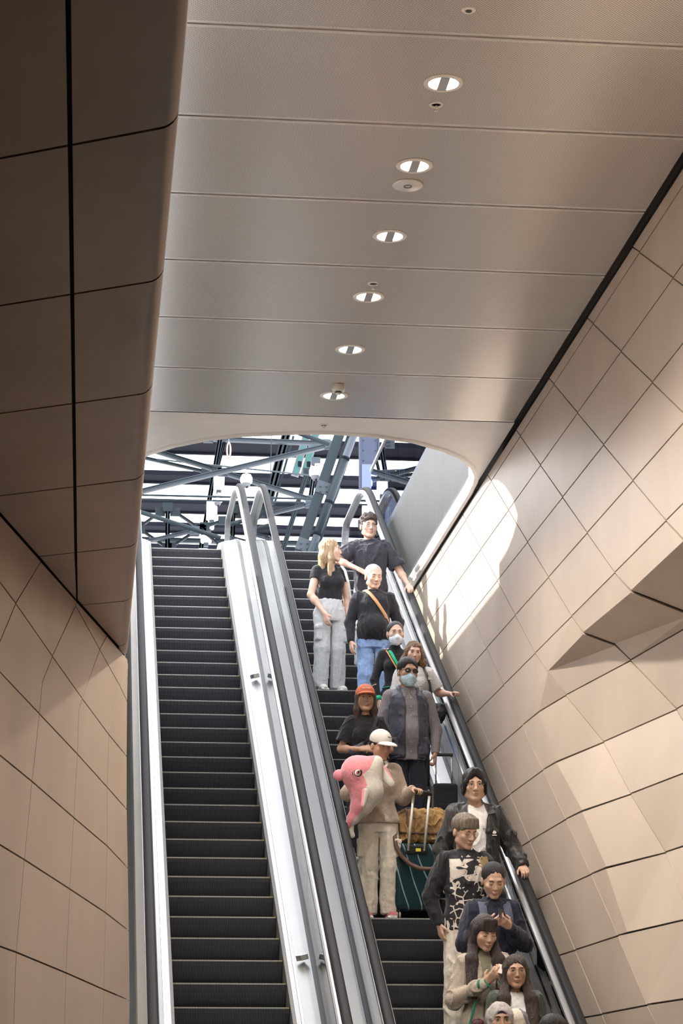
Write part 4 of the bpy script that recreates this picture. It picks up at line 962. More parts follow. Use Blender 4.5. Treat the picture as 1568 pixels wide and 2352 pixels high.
M_MASK = cloth('pale_blue_mask', (0.50, 0.70, 0.80), 0.8, var=0.03); M_MASKW = cloth('white_blue_mask', (0.74, 0.80, 0.88), 0.8, var=0.03); M_BLK = mat('black_plastic', (0.012, 0.012, 0.013), 0.3); M_LENS = mat('dark_lens', (0.015, 0.012, 0.012), 0.08, spec=0.8)
M_GOLD = mat('thin_gold_frame', (0.45, 0.33, 0.18), 0.3, 0.8); M_SOLE = mat('white_rubber', (0.68, 0.66, 0.63), 0.6); M_SHOEW = mat('white_canvas', (0.62, 0.60, 0.56), 0.7); M_SHOEK = mat('black_canvas', (0.02, 0.02, 0.02), 0.7)
M_CLEAR = glass_mat('spectacle_lens', (0.95, 0.95, 0.96))
GRN = cloth('emerald_ribbon', (0.02, 0.42, 0.22)); ORG = cloth('orange_ribbon', (0.72, 0.30, 0.12))

# 1: tall young man, hand on the rail
p = Person((3.504, 29.175, 7.070), 1.155, 'curly haired person in glasses and black T-shirt, tallest, at the top of the escalator', 'm', 'fair', 0, head=(8, 4, 0), headoff=(-.02, 0, 0), bulk=1.08,
    arms={'L': dict(el=(.33, .0, 1.12), wr=(.415, -.13, .925), d=RAILD, n=RAILN, curl=.45), 'R': dict(el=(-.36, -.02, 1.22), wr=(-.15, -.17, 1.09), d=(.8, -.3, -.5), n=(0, .6, -.6), curl=.3)})
p.body(mouth=(.45, .20, .18), brow=(.10, .06, .045)); p.hair('curly', hair_mat('ash_brown', (.075, .05, .042)), noise=lambda V: .010 * vnoise(V * 46, 3) + .006 * vnoise(V * 90, 5)); p.glasses(M_BLK, 'thin', M_CLEAR)
p.top('t_shirt', K_CHAR, hem=.80, inf=.030, sr=.028, amp=.013, seed=11); p.trousers('trousers', K_GREYT); p.shoes(M_SHOEW, M_SOLE)

# 2: blonde woman in profile
p = Person((2.894, 28.380, 6.611), 1.115, 'person with long blonde hair, black crop top and pale grey cargo trousers, looking back', 'f', 'fair', 18, head=(62, -4, 0), headoff=(0, .0, 0), bulk=1.10,
    arms={'R': dict(el=(-.235, -.01, 1.09), wr=(-.13, -.16, .86), d=(.22, -.15, -1), n=(.9, .3, 0), curl=.3), 'L': dict(el=(.225, .03, 1.10), wr=(.215, -.02, .86))})
p.body(mouth=(.52, .25, .22), brow=(.2, .13, .08)); p.hair('long', mat('hair_blonde', (.40, .27, .155), .4, var=.6, vscale=60, stretch=(1, 1, .08), bump=.8, bscale=170), length=.25, amp=.007, seed=8)
p.top('crop_top', K_BLACK, hem=1.045, inf=.012, sr=.010, sleeve=('cap', 'cap'), scoop=(.085, 1.46, .10), bust=1.15, amp=.003); p.trousers('cargo_trousers', K_GREYT, waist=1.055, kn=.030, an=.042, pockets=True, amp=.0055, gap=.012); p.shoes(M_SHOEW, M_SOLE)
b = empty('tote_bag', Vector((2.894, 28.38, 6.611)) + Vector((.26, .10, 1.02)), 'white strapped tote bag hanging behind the blonde person', 'bag')
ribbon('strap', [(-.12, -.17, .58), (-.085, -.26, .50), (-.04, -.22, .36), (.0, -.10, .20), (.02, 0, .1)], .035, .004, K_WHITE, b, (.3, -1, 0))
v = Vox((-.14, -.10, -.24), (.14, .12, .16), .008); v.box((.02, .02, -.05), (.10, .045, .15), .03); vox_obj('pouch', v, K_WHITE, b, 1, folds(.006))

# 3: older man in a black sweater with a tan strap
p = Person((3.349, 27.585, 6.152), 1.085, 'grey haired person in black sweater and blue jeans with a tan strap across the chest', 'm', 'fair', 0, head=(14, 12, 0), bulk=1.16,
    arms={'R': dict(el=(-.27, .02, 1.09), wr=(-.262, -.07, .865), d=(.10, -.1, -1), n=(.9, .35, 0), curl=.35), 'L': dict(el=(.29, .02, 1.10), wr=(.27, -.06, .86))})
p.body(mouth=(.50, .25, .22), brow=(.30, .26, .22), eyes='down'); p.hair('short', mat('hair_silver', (.42, .40, .39), .5, var=.4, vscale=70), amp=.003, frontz=.020)
SW = p.top('sweater', K_BLACK, hem=.885, inf=.014, sr=.012, sleeve=('long', 'long'), belly=.060, amp=.008, seed=21); p.trousers('jeans', K_DENIM, waist=.98, kn=.024, an=.026, gap=.012); p.shoes(M_SHOEK, M_SOLE)
b = empty('shoulder_bag', Vector(p.e.location), 'tan leather strap and pouch slung across the black sweater', 'bag')
zz = [(1.462, -.10), (1.45, -.085), (1.40, -.045), (1.32, .01), (1.24, .062), (1.16, .115), (1.08, .150), (1.0, .175)]
ribbon('strap', [(-.10, .06, 1.470)] + [(x, min(p.front(x, z, .026), -.10 if z < 1.35 else 0) - (.018 if z < 1.2 else .004), z) for z, x in zz] + [(.215, .0, .93)], .036, .005, K_TANL, b, s=p.s)
v = Vox((.12, -.10, .62), (.32, .16, .98), .008); v.box((.24, .06, .82), (.035, .09, .11), .02); vox_obj('pouch', v, K_TANL, b, p.s)

# 4: woman in a black dress, white-blue mask, green ribbon strap
p = Person((3.405, 25.995, 5.234), 1.020, 'masked person in glasses and ribbed black dress with green and orange straps', 'f', 'fair', 0, head=(4, 4, 0), bulk=.98, arms={'R': dict(el=(-.235, .0, 1.09), wr=(-.20, -.06, .86), d=(.1, -.1, -1))})
p.body(mask=True); p.hair('tied', hair_mat('black', (.012, .010, .012))); p.glasses(M_GOLD, 'thin', M_CLEAR); p.facemask(M_MASKW)
p.top('ribbed_dress', K_BLACK, hem=1.0, inf=.010, sr=.008, sleeve=('long', 'long'), amp=.002, high=.012)
p.trousers('dress_skirt', K_BLACK, waist=1.03, hemz=.40, th=.03, kn=.05)
mb = MB(); mb.tube([(.150 * math.cos(t) * p.s, (.118 * math.sin(t) + .005) * p.s, 1.0 * p.s) for t in [2 * math.pi * k / 40 for k in range(40)]], .005, 6, closed=True); mb.build('green_hem_piping', GRN, p.e)
mb = MB(); mb.tube([(.052 * math.cos(t) * p.s, (.052 * math.sin(t) + .006) * p.s, 1.487 * p.s) for t in [2 * math.pi * k / 30 for k in range(30)]], .006, 6, closed=True); mb.build('green_collar_piping', GRN, p.e)
a = p.arms['R']; dd = (a['wr'] - a['el']); dd /= np.linalg.norm(dd); mb = MB(); mb.tube([tuple((a['wr'] - dd * .035) * p.s), tuple((a['wr'] + dd * .012) * p.s)], .042 * p.s, 14); mb.build('green_cuff', GRN, p.e)
b = empty('sling_bag', Vector(p.e.location), 'green and orange ribbon straps crossing the ribbed black dress', 'bag')
for nm, dx, m, w in (('green_strap', 0, GRN, .034), ('orange_strap', -.035, ORG, .014)):
    ribbon(nm, [(-.085 + dx, .02, 1.452)] + [(x + dx, p.front(x + dx, z, .016) - .012 - .03 * (z < 1.3), z) for z, x in ((1.44, -.080), (1.38, -.055), (1.30, -.02), (1.2, .03), (1.10, .08))] + [(.15, -.05, 1.0)], w, .004, m, b, s=p.s)
v = Vox((.06, -.20, .78), (.26, .06, 1.06), .008); v.box((.155, -.06, .93), (.06, .04, .085), .02); vox_obj('pouch', v, K_BLACK, b, p.s)

# 5: brown-haired woman holding the rail
p = Person((3.565, 25.598, 5.005), .977, 'person with wavy brown hair and white top, fist resting on the right handrail', 'f', 'fair', -4, head=(4, 8, 4), bulk=1.12,
    arms={'L': dict(el=(.285, .06, 1.17), wr=(.425, -.07, 1.135), d=(.45, -.75, .05), n=(.1, -.1, -1), curl=.95, thumb=.8)})
p.body(mouth=(.42, .20, .18), brow=(.16, .10, .06)); p.hair('wavy', mat('hair_chestnut', (.17, .095, .05), .5, var=.6, vscale=55, stretch=(1, 1, .2), bump=.8, bscale=120), length=.13, noise=lambda V: .008 * vnoise(V * (28, 28, 20), 3) + .004 * vnoise(V * 70, 5))
p.top('white_top', cloth('white_crochet', (.66, .65, .64), bump=.8, bs=90), hem=.86, inf=.022, sr=.022, amp=.006, neck=.02); p.trousers('trousers', K_DKDEN); p.shoes(M_SHOEK, M_SOLE)
b = empty('handbag', Vector(p.e.location), 'black leather handbag on a buckled strap beside the white top', 'bag')
ribbon('strap', [(.10, .05, 1.46), (.105, -.06, 1.445), (.125, -.125, 1.36), (.155, -.16, 1.24), (.18, -.15, 1.10), (.22, -.10, .98)], .028, .004, K_LEATH, b, s=p.s)
mb = MB(); mb.box((.135, -.172, 1.255), (.175, -.158, 1.285)); mb.build('buckle', M_STEEL, b)
v = Vox((.13, -.26, .70), (.42, .06, 1.06), .008); v.ell((.265, -.10, .90), (.085, .075, .115), .02); v.box((.265, -.10, .99), (.07, .05, .025), .015, .03); vox_obj('pouch', v, K_LEATH, b, p.s, folds(.008, (14, 14, 14)))

# 6: man in a navy vest, sunglasses and mask
p = Person((3.327, 24.405, 4.316), 1.125, 'person in dark sunglasses, pale blue mask and navy vest over a checked shirt', 'm', 'tan', 0, head=(12, 2, 3), bulk=1.10,
    arms={'R': dict(el=(-.262, .02, 1.09), wr=(-.245, -.08, .86)), 'L': dict(el=(.272, .03, 1.08), wr=(.250, -.06, .845), d=(-.06, -.1, -1), n=(-.9, .2, 0), curl=.95)})
p.body(mask='sun'); p.hair('quiff', hair_mat('black', (.012, .010, .012)), amp=.006, frontz=.004); p.facemask(M_MASK); p.glasses(M_BLK, 'thick', M_LENS, sun=True)
def check():
    m = bpy.data.materials.new('grey_check'); m.use_nodes = True; nt = m.node_tree; b = nt.nodes['Principled BSDF']; b.inputs['Roughness'].default_value = .85
    tc = nt.nodes.new('ShaderNodeTexCoord'); sp = nt.nodes.new('ShaderNodeSeparateXYZ'); nt.links.new(tc.outputs['Object'], sp.inputs[0]); outs = []
    for ax in ('X', 'Z'):
        a = nt.nodes.new('ShaderNodeMath'); a.operation = 'PINGPONG'; a.inputs[1].default_value = .0062; nt.links.new(sp.outputs[ax], a.inputs[0])
        g = nt.nodes.new('ShaderNodeMath'); g.operation = 'GREATER_THAN'; g.inputs[1].default_value = .0046; nt.links.new(a.outputs[0], g.inputs[0]); outs.append(g)
    ad = nt.nodes.new('ShaderNodeMath'); ad.operation = 'MAXIMUM'; nt.links.new(outs[0].outputs[0], ad.inputs[0]); nt.links.new(outs[1].outputs[0], ad.inputs[1])
    mx = nt.nodes.new('ShaderNodeMix'); mx.data_type = 'RGBA'; mx.inputs[6].default_value = (.32, .30, .32, 1); mx.inputs[7].default_value = (.10, .095, .11, 1); nt.links.new(ad.outputs[0], mx.inputs[0]); nt.links.new(mx.outputs[2], b.inputs['Base Color']); return m
K_CHECK = check()
p.top('checked_shirt', K_CHECK, hem=.775, inf=.020, sr=.016, sleeve=('long', 'long'), belly=.03, amp=.005, neck=.0, seed=31, high=.01)
def vest_cut(v):
    for sg in (-1, 1): v.cone((.40 * sg, .01, 1.335), (.225 * sg, .01, 1.335), .12, .085, .01, '-')
    v.box((.018, -.22, 1.0), (.058, .22, .42), .02, .012, '-')
    v.cone((0.01, -.16, 1.30), (0, -.07, 1.55), .05, .085, .01, '-')
VS = p.top('vest', K_NAVY, hem=.79, inf=.036, sr=.010, sleeve=(None, None), belly=.045, amp=.008, seed=33, cut=vest_cut, flare=.03)
mb = MB()
for sg in (-1, 1):
    mb.tube([tuple(np.array(q) * p.s) for q in ((.058 * sg, .075, 1.50), (.092 * sg, .015, 1.487), (.088 * sg, -.045, 1.455), (.076 * sg, -.085, 1.40), (.080 * sg + .01, -.128, 1.30))], [.018 * p.s, .020 * p.s, .020 * p.s, .014 * p.s, .007 * p.s], 8)
mb.build('stand_collar', K_NAVY, VS)
for sg in (-1, 1):
    x0 = .122 * sg; y0 = p.front(x0, .90, .036) - .004; v = Vox((x0 - .10, y0 - .06, .78), (x0 + .10, y0 + .08, 1.02), .006)
    v.box((x0, y0 + .008, .885), (.050, .026, .072), .012); v.box((x0, y0 + .004, .962), (.054, .026, .022), .008, .003); vox_obj('pocket', v, K_NAVY, VS, p.s, folds(.005, seed=5))
for k in range(7): MB().lathe([(.006, 0), (.006, -.003), (0, -.004)], (.012 * p.s, (p.front(.012, 1.36 - .085 * k, .02) - .006 - .028 * (k in (3, 4, 5))) * p.s, (1.36 - .085 * k) * p.s), 8, axis='y').build('shirt_button', M_SHOEW, p.e)
mb = MB(); 
for sg in (-1, 1): mb.prism([tuple(np.array(q) * p.s) for q in ((.012 * sg, -.085, 1.415), (.055 * sg, -.050, 1.475), (.078 * sg, -.075, 1.425), (.045 * sg, -.118, 1.365))], (0, -.006, 0))
mb.build('shirt_collar', K_CHECK, p.e)
p.trousers('dark_jeans', K_DKDEN, waist=.93, kn=.020, an=.020); p.shoes(M_SHOEK, M_SOLE)
b = empty('cabin_case', (3.70, 24.30, 4.316), 'black fabric cabin case held up by its handle behind the duffel bag', 'suitcase')
MB().box((-.13, -.10, .10), (.13, .10, .62)).build('body', K_BLACK, b, .03, 3)
MB().box((-.11, -.118, .14), (.11, -.10, .40)).build('front_pocket', K_BLACK, b, .008)
mb = MB(); mb.tube([(-.085, .04, .62), (-.085, .04, .93)], .009, 8).tube([(.085, .04, .62), (.085, .04, .93)], .009, 8); mb.build('handle_rod', M_STEEL, b)
MB().box((-.10, .02, .92), (.10, .06, .955)).build('grip', M_BLK, b, .01)
for x in (-.10, .10):
    for y in (-.07, .07): MB().lathe([(0, -.014), (.045, -.014), (.05, 0), (.045, .014), (0, .014)], (x, y, .05), 14, axis='x').build('wheel', M_BLK, b)

# 7: woman in an orange cap
p = Person((2.823, 24.007, 4.087), 1.040, 'person in an orange cap, black T-shirt and black sling bag', 'f', 'tan', 0, head=(0, -3, 0), bulk=1.0,
    arms={'R': dict(el=(-.245, .0, 1.115), wr=(-.075, -.215, 1.085), d=(.9, -.25, .1), n=(0, .7, -.5), curl=.5), 'L': dict(el=(.245, .0, 1.115), wr=(.10, -.205, 1.075), d=(-.9, -.3, .1), n=(0, .7, -.5), curl=.5)})
p.body(mouth=(.40, .17, .14), brow=(.04, .025, .02)); p.hair('bob', mat('hair_dark_brown', (.055, .03, .02), .42, var=.4, vscale=55, stretch=(1, 1, .1), bump=.7, bscale=170), length=.13)
CP = p.cap(mat('rust_cap', (.50, .135, .07), .8, bump=.2, bscale=200)); q = p.hf.w((0, -.089, .083))
text_part('OUTSIDE', .022, tuple(q * p.s), (R(68), 0, 0), mat('cream_thread', (.75, .6, .5), .7), CP)
p.top('t_shirt', K_BLACK, hem=.86, inf=.018, sr=.022, amp=.007, seed=41); p.trousers('trousers', K_BLACK, kn=.03, an=.03); p.shoes(M_SHOEK, M_SOLE)
mb = MB()
for sg in (-1, 1): p.ellipsoid(mb, (.085 * sg, -.004, -.022), (.008, .010, .014), 8)
mb.build('earbuds', M_SOLE, p.e)
b = empty('sling_bag', Vector(p.e.location), 'black nylon sling bag worn across the front of the black T-shirt', 'bag')
ribbon('strap', [(.115, .05, 1.455), (.11, -.03, 1.452)] + [(x, p.front(x, z, .024) - .02 - .035 * (z < 1.32), z) for z, x in ((1.40, .098), (1.33, .078), (1.26, .05), (1.20, .02), (1.14, -.03))], .038, .005, K_STRAP, b, s=p.s)
v = Vox((-.20, -.26, .96), (.14, .0, 1.24), .007); v.cone((-.13, -.125, 1.085), (.05, -.15, 1.155), .040, .052, .02, flat=((0, 1, 0), .75)); v.cone((-.13, -.12, 1.07), (.02, -.15, 1.08), .035, .04, .03); vox_obj('pouch', v, K_NAVY, b, p.s, folds(.006, seed=4))
mb = MB(); mb.box((.075, -.165, 1.345), (.115, -.150, 1.375)); mb.build('strap_buckle', M_BLK, b)
# 8: woman hugging a pink plush, with suitcase and duffel
p = Person((2.812, 22.815, 3.398), 1.049, 'person in a white cap and beige cable sweater hugging a pink plush dolphin', 'f', 'tan', 0, head=(28, 14, 0), headoff=(.02, -.01, 0), bulk=1.06,
    arms={'R': dict(el=(-.295, -.06, 1.16), wr=(-.155, -.235, 1.12), d=(.9, -.35, -.1), n=(.25, .9, 0), curl=.45), 'L': dict(el=(.235, -.0, 1.135), wr=(.31, -.125, 1.20), d=(.55, -.75, -.1), n=(0, -.1, -1), curl=.85)})
p.body(mouth=(.42, .16, .15), brow=(.03, .02, .02)); p.hair('short', hair_mat('black', (.012, .010, .012)))
CP = p.cap(mat('off_white_cap', (.60, .57, .53), .8, bump=.2, bscale=200)); q = p.hf.w((.028, -.0835, .083))
text_part('Blanche M', .019, tuple(q * p.s), (R(66), 0, R(48)), mat('dark_green_thread', (.06, .09, .05), .7), CP)
def cable(V): return folds(.010, (9, 9, 8), 51)(V) + .003 * np.sin(V[:, 0] * 150) * (np.abs(V[:, 0]) < .08) + .0016 * vnoise(V * 120, 5)
SW = p.top('cable_sweater', K_BEIGE, hem=.885, inf=.030, sr=.030, sleeve=('long', 'long'), amp=.0, seed=51, flare=.03, high=.03)
p.trousers('cargo_trousers', K_CREAM, waist=.99, kn=.036, an=.050, pockets=True, amp=.006, gap=.006, seed=52, th=.03)
p.shoes(cloth('red_and_pink_mesh', (.52, .16, .19), var=.3, vs=14), M_SOLE)
mb = MB(); mb.tube([tuple(np.array(q) * p.s) for q in ((.055, -.055, 1.475), (.075, -.085, 1.44), (.050, -.115, 1.40), (.08, -.12, 1.36))], .013 * p.s, 8); mb.build('scarf_knot', K_WHITE, p.e)
PLP = mat('pink_plush', (.64, .235, .27), .95, var=.08, vscale=25, bump=.12, bscale=240, sheen=.4, spec=.1); PLW = mat('cream_plush', (.56, .52, .46), .95, var=.06, vscale=25, bump=.12, bscale=240, sheen=.3, spec=.1)
b = empty('plush_dolphin', (2.605, 22.46, 4.67), 'big pink and cream plush dolphin hugged against the beige sweater', 'plush toy')
def Q(zx, zy, y=0): return ((zx - 300) / 1072, y, (330 - zy) / 1040)
v = Vox((-.36, -.26, -.56), (.30, .26, .40), .0065)
v.cone(Q(265, 205), Q(400, 150), .155, .105, .05); v.cone(Q(400, 150, -.01), Q(455, 110, -.01), .088, .068, .03); v.cone(Q(265, 215), Q(345, 400), .160, .150, .06); v.cone(Q(380, 230, .01), Q(370, 400, .01), .125, .140, .05)
v.cone(Q(345, 400), Q(300, 540), .145, .105, .05); v.cone(Q(300, 540), Q(215, 670, .03), .100, .058, .04); v.cone(Q(215, 670, .03), Q(150, 760, .05), .056, .032, .03)
BZ = np.array([20, 60, 190, 240, 262, 300, 350, 450, 600, 690, 900]); BX = np.array([480, 432, 368, 312, 290, 318, 336, 318, 300, 210, 130])
def two(c):
    zx = c[:, 0] * 1072 + 300 + 500 * np.maximum(0, c[:, 1]) * 0; zy = 330 - c[:, 2] * 1040
    return np.where(zx > np.interp(zy, BZ, BX) + 500 * np.maximum(0, c[:, 1] - .06), 1, 0)
vox_obj('body', v, [PLP, PLW], b, 1, lambda V: .0015 * vnoise(V * 60, 2), two)
def fin(nm, segs, mf=None):
    v = Vox((-.40, -.32, -.62), (.40, .3, .40), .0065)
    for a_, b_, r0, r1, fl in segs: v.cone(a_, b_, r0, r1, .02, flat=fl)
    vox_obj(nm, v, [PLP, PLW], b, 1, None, mf)
fin('side_fin', [(Q(130, 230), Q(62, 242), .050, .058, ((0, 1, 0), .7))])
fin('front_fin', [(Q(318, 440, -.165), Q(285, 575, -.225), .050, .026, ((.75, -.66, 0), .5))], lambda c: np.where((c[:, 0] * 1072 + 300) > 296 - .16 * ((330 - c[:, 2] * 1040) - 480), 1, 0))
fin('far_fin', [(Q(520, 190, .05), Q(610, 310, .02), .062, .040, ((0, 1, 0), .4))], lambda c: np.where((c[:, 0] * 1072 + 300) - .72 * (330 - c[:, 2] * 1040) > 428, 0, 1))
fin('tail_fluke', [(Q(150, 760, .05), Q(215, 840, .05), .030, .020, ((0, 1, 0), .6)), (Q(190, 720, .04), Q(205, 850, .05), .034, .018, ((0, 1, 0), .6))], lambda c: np.ones(len(c)))
ex, ez = Q(243, 232)[0], Q(243, 232)[2]; Z = Frame((ex, -.168, ez), -8, -6, 0, k=1.3)
def eyepart(nm, m, rad, off, cx, cz):
    mb = MB(); mb.lathe([(rad, off + .006), (rad * .9, off - .002), (0, off - .005)], (cx, 0, cz), 22, axis='y'); mb.v = [tuple(Z.w(q)) for q in mb.v]; return mb.build(nm, m, b)
eyepart('eye', M_BLK, .032, 0, 0, 0); eyepart('eye_white', M_SOLE, .023, -.005, -.004, -.006); eyepart('iris', mat('plush_iris', (.55, .16, .16), .5), .016, -.009, .0, -.005); eyepart('pupil', M_BLK, .010, -.012, .003, .0); eyepart('eye_glint', M_SOLE, .006, -.015, .006, .010)
mb = MB(); mb.tube([tuple(Z.w(q)) for q in ((-.038, .004, -.022), (-.043, .004, -.004), (-.036, .004, .020))], .0028, 6); mb.build('lash', M_BLK, b)
# teal suitcase with telescopic handle
b = empty('suitcase', (3.175, 22.86, 3.398), 'teal hard shell suitcase with pale swirling lines on the step', 'suitcase', rz=R(4))
def teal():
    m = mat('teal_shell', (.004, .024, .030), .4, spec=.3); nt = m.node_tree; bs = nt.nodes['Principled BSDF']
    tc = nt.nodes.new('ShaderNodeTexCoord'); mp = nt.nodes.new('ShaderNodeMapping'); mp.inputs['Rotation'].default_value = (0, R(28), 0); mp.inputs['Scale'].default_value = (1, .2, .55)
    w = nt.nodes.new('ShaderNodeTexWave'); w.inputs['Scale'].default_value = 2.6; w.inputs['Distortion'].default_value = 6; w.inputs['Detail'].default_value = 1; w.inputs['Detail Scale'].default_value = .8; w.bands_direction = 'X'
    r = nt.nodes.new('ShaderNodeValToRGB'); r.color_ramp.elements[0].position = .975; r.color_ramp.elements[1].position = .99; r.color_ramp.elements[0].color = (.004, .024, .030, 1); r.color_ramp.elements[1].color = (.20, .28, .30, 1)
    nt.links.new(tc.outputs['Object'], mp.inputs[0]); nt.links.new(mp.outputs[0], w.inputs['Vector']); nt.links.new(w.outputs[1], r.inputs[0]); nt.links.new(r.outputs[0], bs.inputs['Base Color']); return m
v = Vox((-.26, -.17, .05), (.26, .17, .80), .0075); v.box((0, 0, .415), (.225, .135, .325), .05); vox_obj('shell', v, teal(), b)
mb = MB()
for sg in (-1, 1): mb.tube([(.228 * sg, -.0, .10), (.231 * sg, -.0, .40), (.228 * sg, .0, .72)], .010, 8)
mb.build('zip_edge', M_STEEL, b)
MB().box((-.12, -.15, .63), (.10, -.10, .715)).build('handle_well', M_BLK, b, .012, 3)
mb = MB(); mb.box((-.02, -.155, .655), (.03, -.150, .685)); mb.build('yellow_tag', mat('yellow_sticker', (.65, .58, .05), .6), b)
for x in (-.095, .065): MB().tube([(x, -.145, .66), (x + .055, -.155, 1.20)], .0135, 10).build('handle_rod', mat('dull_alloy', (.62, .60, .56), .4, .3), b)
mb = MB().tube([(-.055, -.155, 1.215), (-.02, -.158, 1.235), (.12, -.158, 1.23), (.135, -.155, 1.205)], [.018, .022, .022, .018], 12); mb.build('grip', M_BLK, b)
for x in (-.19, .19):
    for y in (-.10, .10):
        w = MB().box((x - .016, y - .02, .05), (x + .016, y + .02, .10)).build('wheel_fork', M_BLK, b)
        for d in (-.014, .014): MB().lathe([(0, -.008), (.030, -.008), (.038, 0), (.030, .008), (0, .008)], (x + d, y, .038), 18, axis='x').build('wheel', mat('pale_wheel', (.40, .36, .32), .5), w)
# duffel bag on top
b = empty('duffel_bag', (3.265, 22.93, 4.165), 'tan canvas duffel bag lying on the teal suitcase', 'bag', rz=R(-4))
DUF = mat('tan_canvas', (.34, .205, .085), .75, var=.2, vscale=10, bump=.5, bscale=70, spec=.25)
v = Vox((-.38, -.24, -.10), (.44, .28, .42), .0075); v.cone((-.13, .03, .165), (.13, .03, .165), .165, .165, .04, flat=((0, 0, 1), .98)); v.cone((.13, .03, .165), (.24, .02, .115), .160, .120, .05); v.box((0, .03, .05), (.24, .14, .05), .03, .05)
vox_obj('body', v, DUF, b, 1, folds(.016, (11, 14, 12), 61))
mb = MB()
for x, r, zc in ((-.16, .168, .165), (.20, .152, .142)): mb.tube([(x, .03 + r * math.cos(t), zc + r * math.sin(t)) for t in [math.pi * (.45 + .1 * k) for k in range(10)]], .012, 6)
mb.tube([(-.24, -.125, .085), (0, -.135, .075), (.26, -.125, .07)], .011, 6); mb.build('binding', mat('brown_trim', (.09, .045, .03), .6), b)
ribbon('shoulder_strap', [(-.27, -.14, .14), (-.29, -.22, .04), (-.28, -.26, -.06), (-.23, -.28, -.16), (-.15, -.285, -.24), (-.05, -.285, -.285), (.06, -.285, -.29), (.16, -.285, -.24), (.24, -.28, -.15), (.29, -.25, -.04), (.31, -.19, .06), (.30, -.12, .16)], .042, .006, mat('brown_trim', (.09, .045, .03), .6), b)
mb = MB(); mb.tube([(.235, -.145, .12), (.235, -.155, .07), (.235, -.145, .03)], .006, 6); mb.build('clip', M_GOLD, b)
mb = MB(); mb.tube([(.265, -.10, .17), (.262, -.125, .12)], .006, 6); mb.build('zip_pull', M_STEEL, b)

# 9: man in a black jacket, hand on the rail
p = Person((3.582, 21.622, 2.710), 1.137, 'person with black curtained hair, thin glasses and open black jacket, hand on the rail', 'm', 'light', 0, head=(-3, 2, 0), headoff=(-.01, 0, 0), bulk=1.06,
    arms={'L': dict(el=(.315, .02, 1.12), wr=(.362, -.13, .955), d=RAILD, n=RAILN, curl=.6), 'R': dict(el=(-.285, .03, 1.09), wr=(-.27, -.03, .86))})
p.body(mouth=(.40, .17, .16), brow=(.025, .02, .02)); p.hair('curtain', hair_mat('black', (.012, .010, .012)), seed=9); p.glasses(M_GOLD, 'thin', M_CLEAR)
p.top('t_shirt', K_WHITE, hem=.86, inf=.012, sr=.008, amp=.006, neck=.035, seed=71)
text_part('PA', .030, (.055 * p.s, (p.front(.055, 1.245, .012) - .008) * p.s, 1.25 * p.s), (R(92), 0, R(8)), M_BLK, p.e)
def jkt(v): v.box((-.01, -.22, 1.1), (.085, .21, .50), .03, .02, '-'); v.cone((-.01, -.14, 1.36), (0, -.05, 1.54), .10, .11, .02, '-')
JK = p.top('jacket', cloth('black_coach_nylon', (.017, .016, .017), .5, spec=.4), hem=.80, inf=.034, sr=.030, sleeve=('long', 'long'), amp=.014, seed=72, cut=jkt, flare=.03)
mb = MB()
for sg in (-1, 1): mb.prism([tuple(np.array(q) * p.s) for q in ((.060 * sg, .06, 1.497), (.080 * sg, -.06, 1.455), (.085 * sg, -.125, 1.365), (.150 * sg, -.105, 1.385), (.128 * sg, -.01, 1.462))], (0, -.012, .006))
mb.build('jacket_collar', JK.data.materials[0], JK)
# three-leaf emblem
lx, lz = .132, 1.215; ly = p.front(lx, lz, .034) - .016; EM = mat('white_emblem', (.72, .70, .66), .6)
mb = MB()
for ax, L in ((0, .026), (-38, .022), (38, .022)):
    t = R(ax); n = 10; c = (lx, ly, lz)
    c = (lx, ly - .0012 * abs(ax) / 38 - .001 * (ax > 0), lz)
    pts = [(L / 2 + L / 2 * math.cos(a_), .42 * L * math.sin(a_)) for a_ in [2 * math.pi * k / n for k in range(n)]]
    mb.prism([tuple(np.array((c[0] + u * math.sin(t) + w * math.cos(t), c[1], c[2] + u * math.cos(t) - w * math.sin(t))) * p.s) for u, w in pts], (0, -.004, 0))
mb.box(tuple(np.array((lx - .019, ly - .006, lz - .016)) * p.s), tuple(np.array((lx + .019, ly, lz - .009)) * p.s)); mb.build('emblem', EM, JK)
p.trousers('trousers', K_BLACK, kn=.03, an=.03); p.shoes(M_SHOEK, M_SOLE)

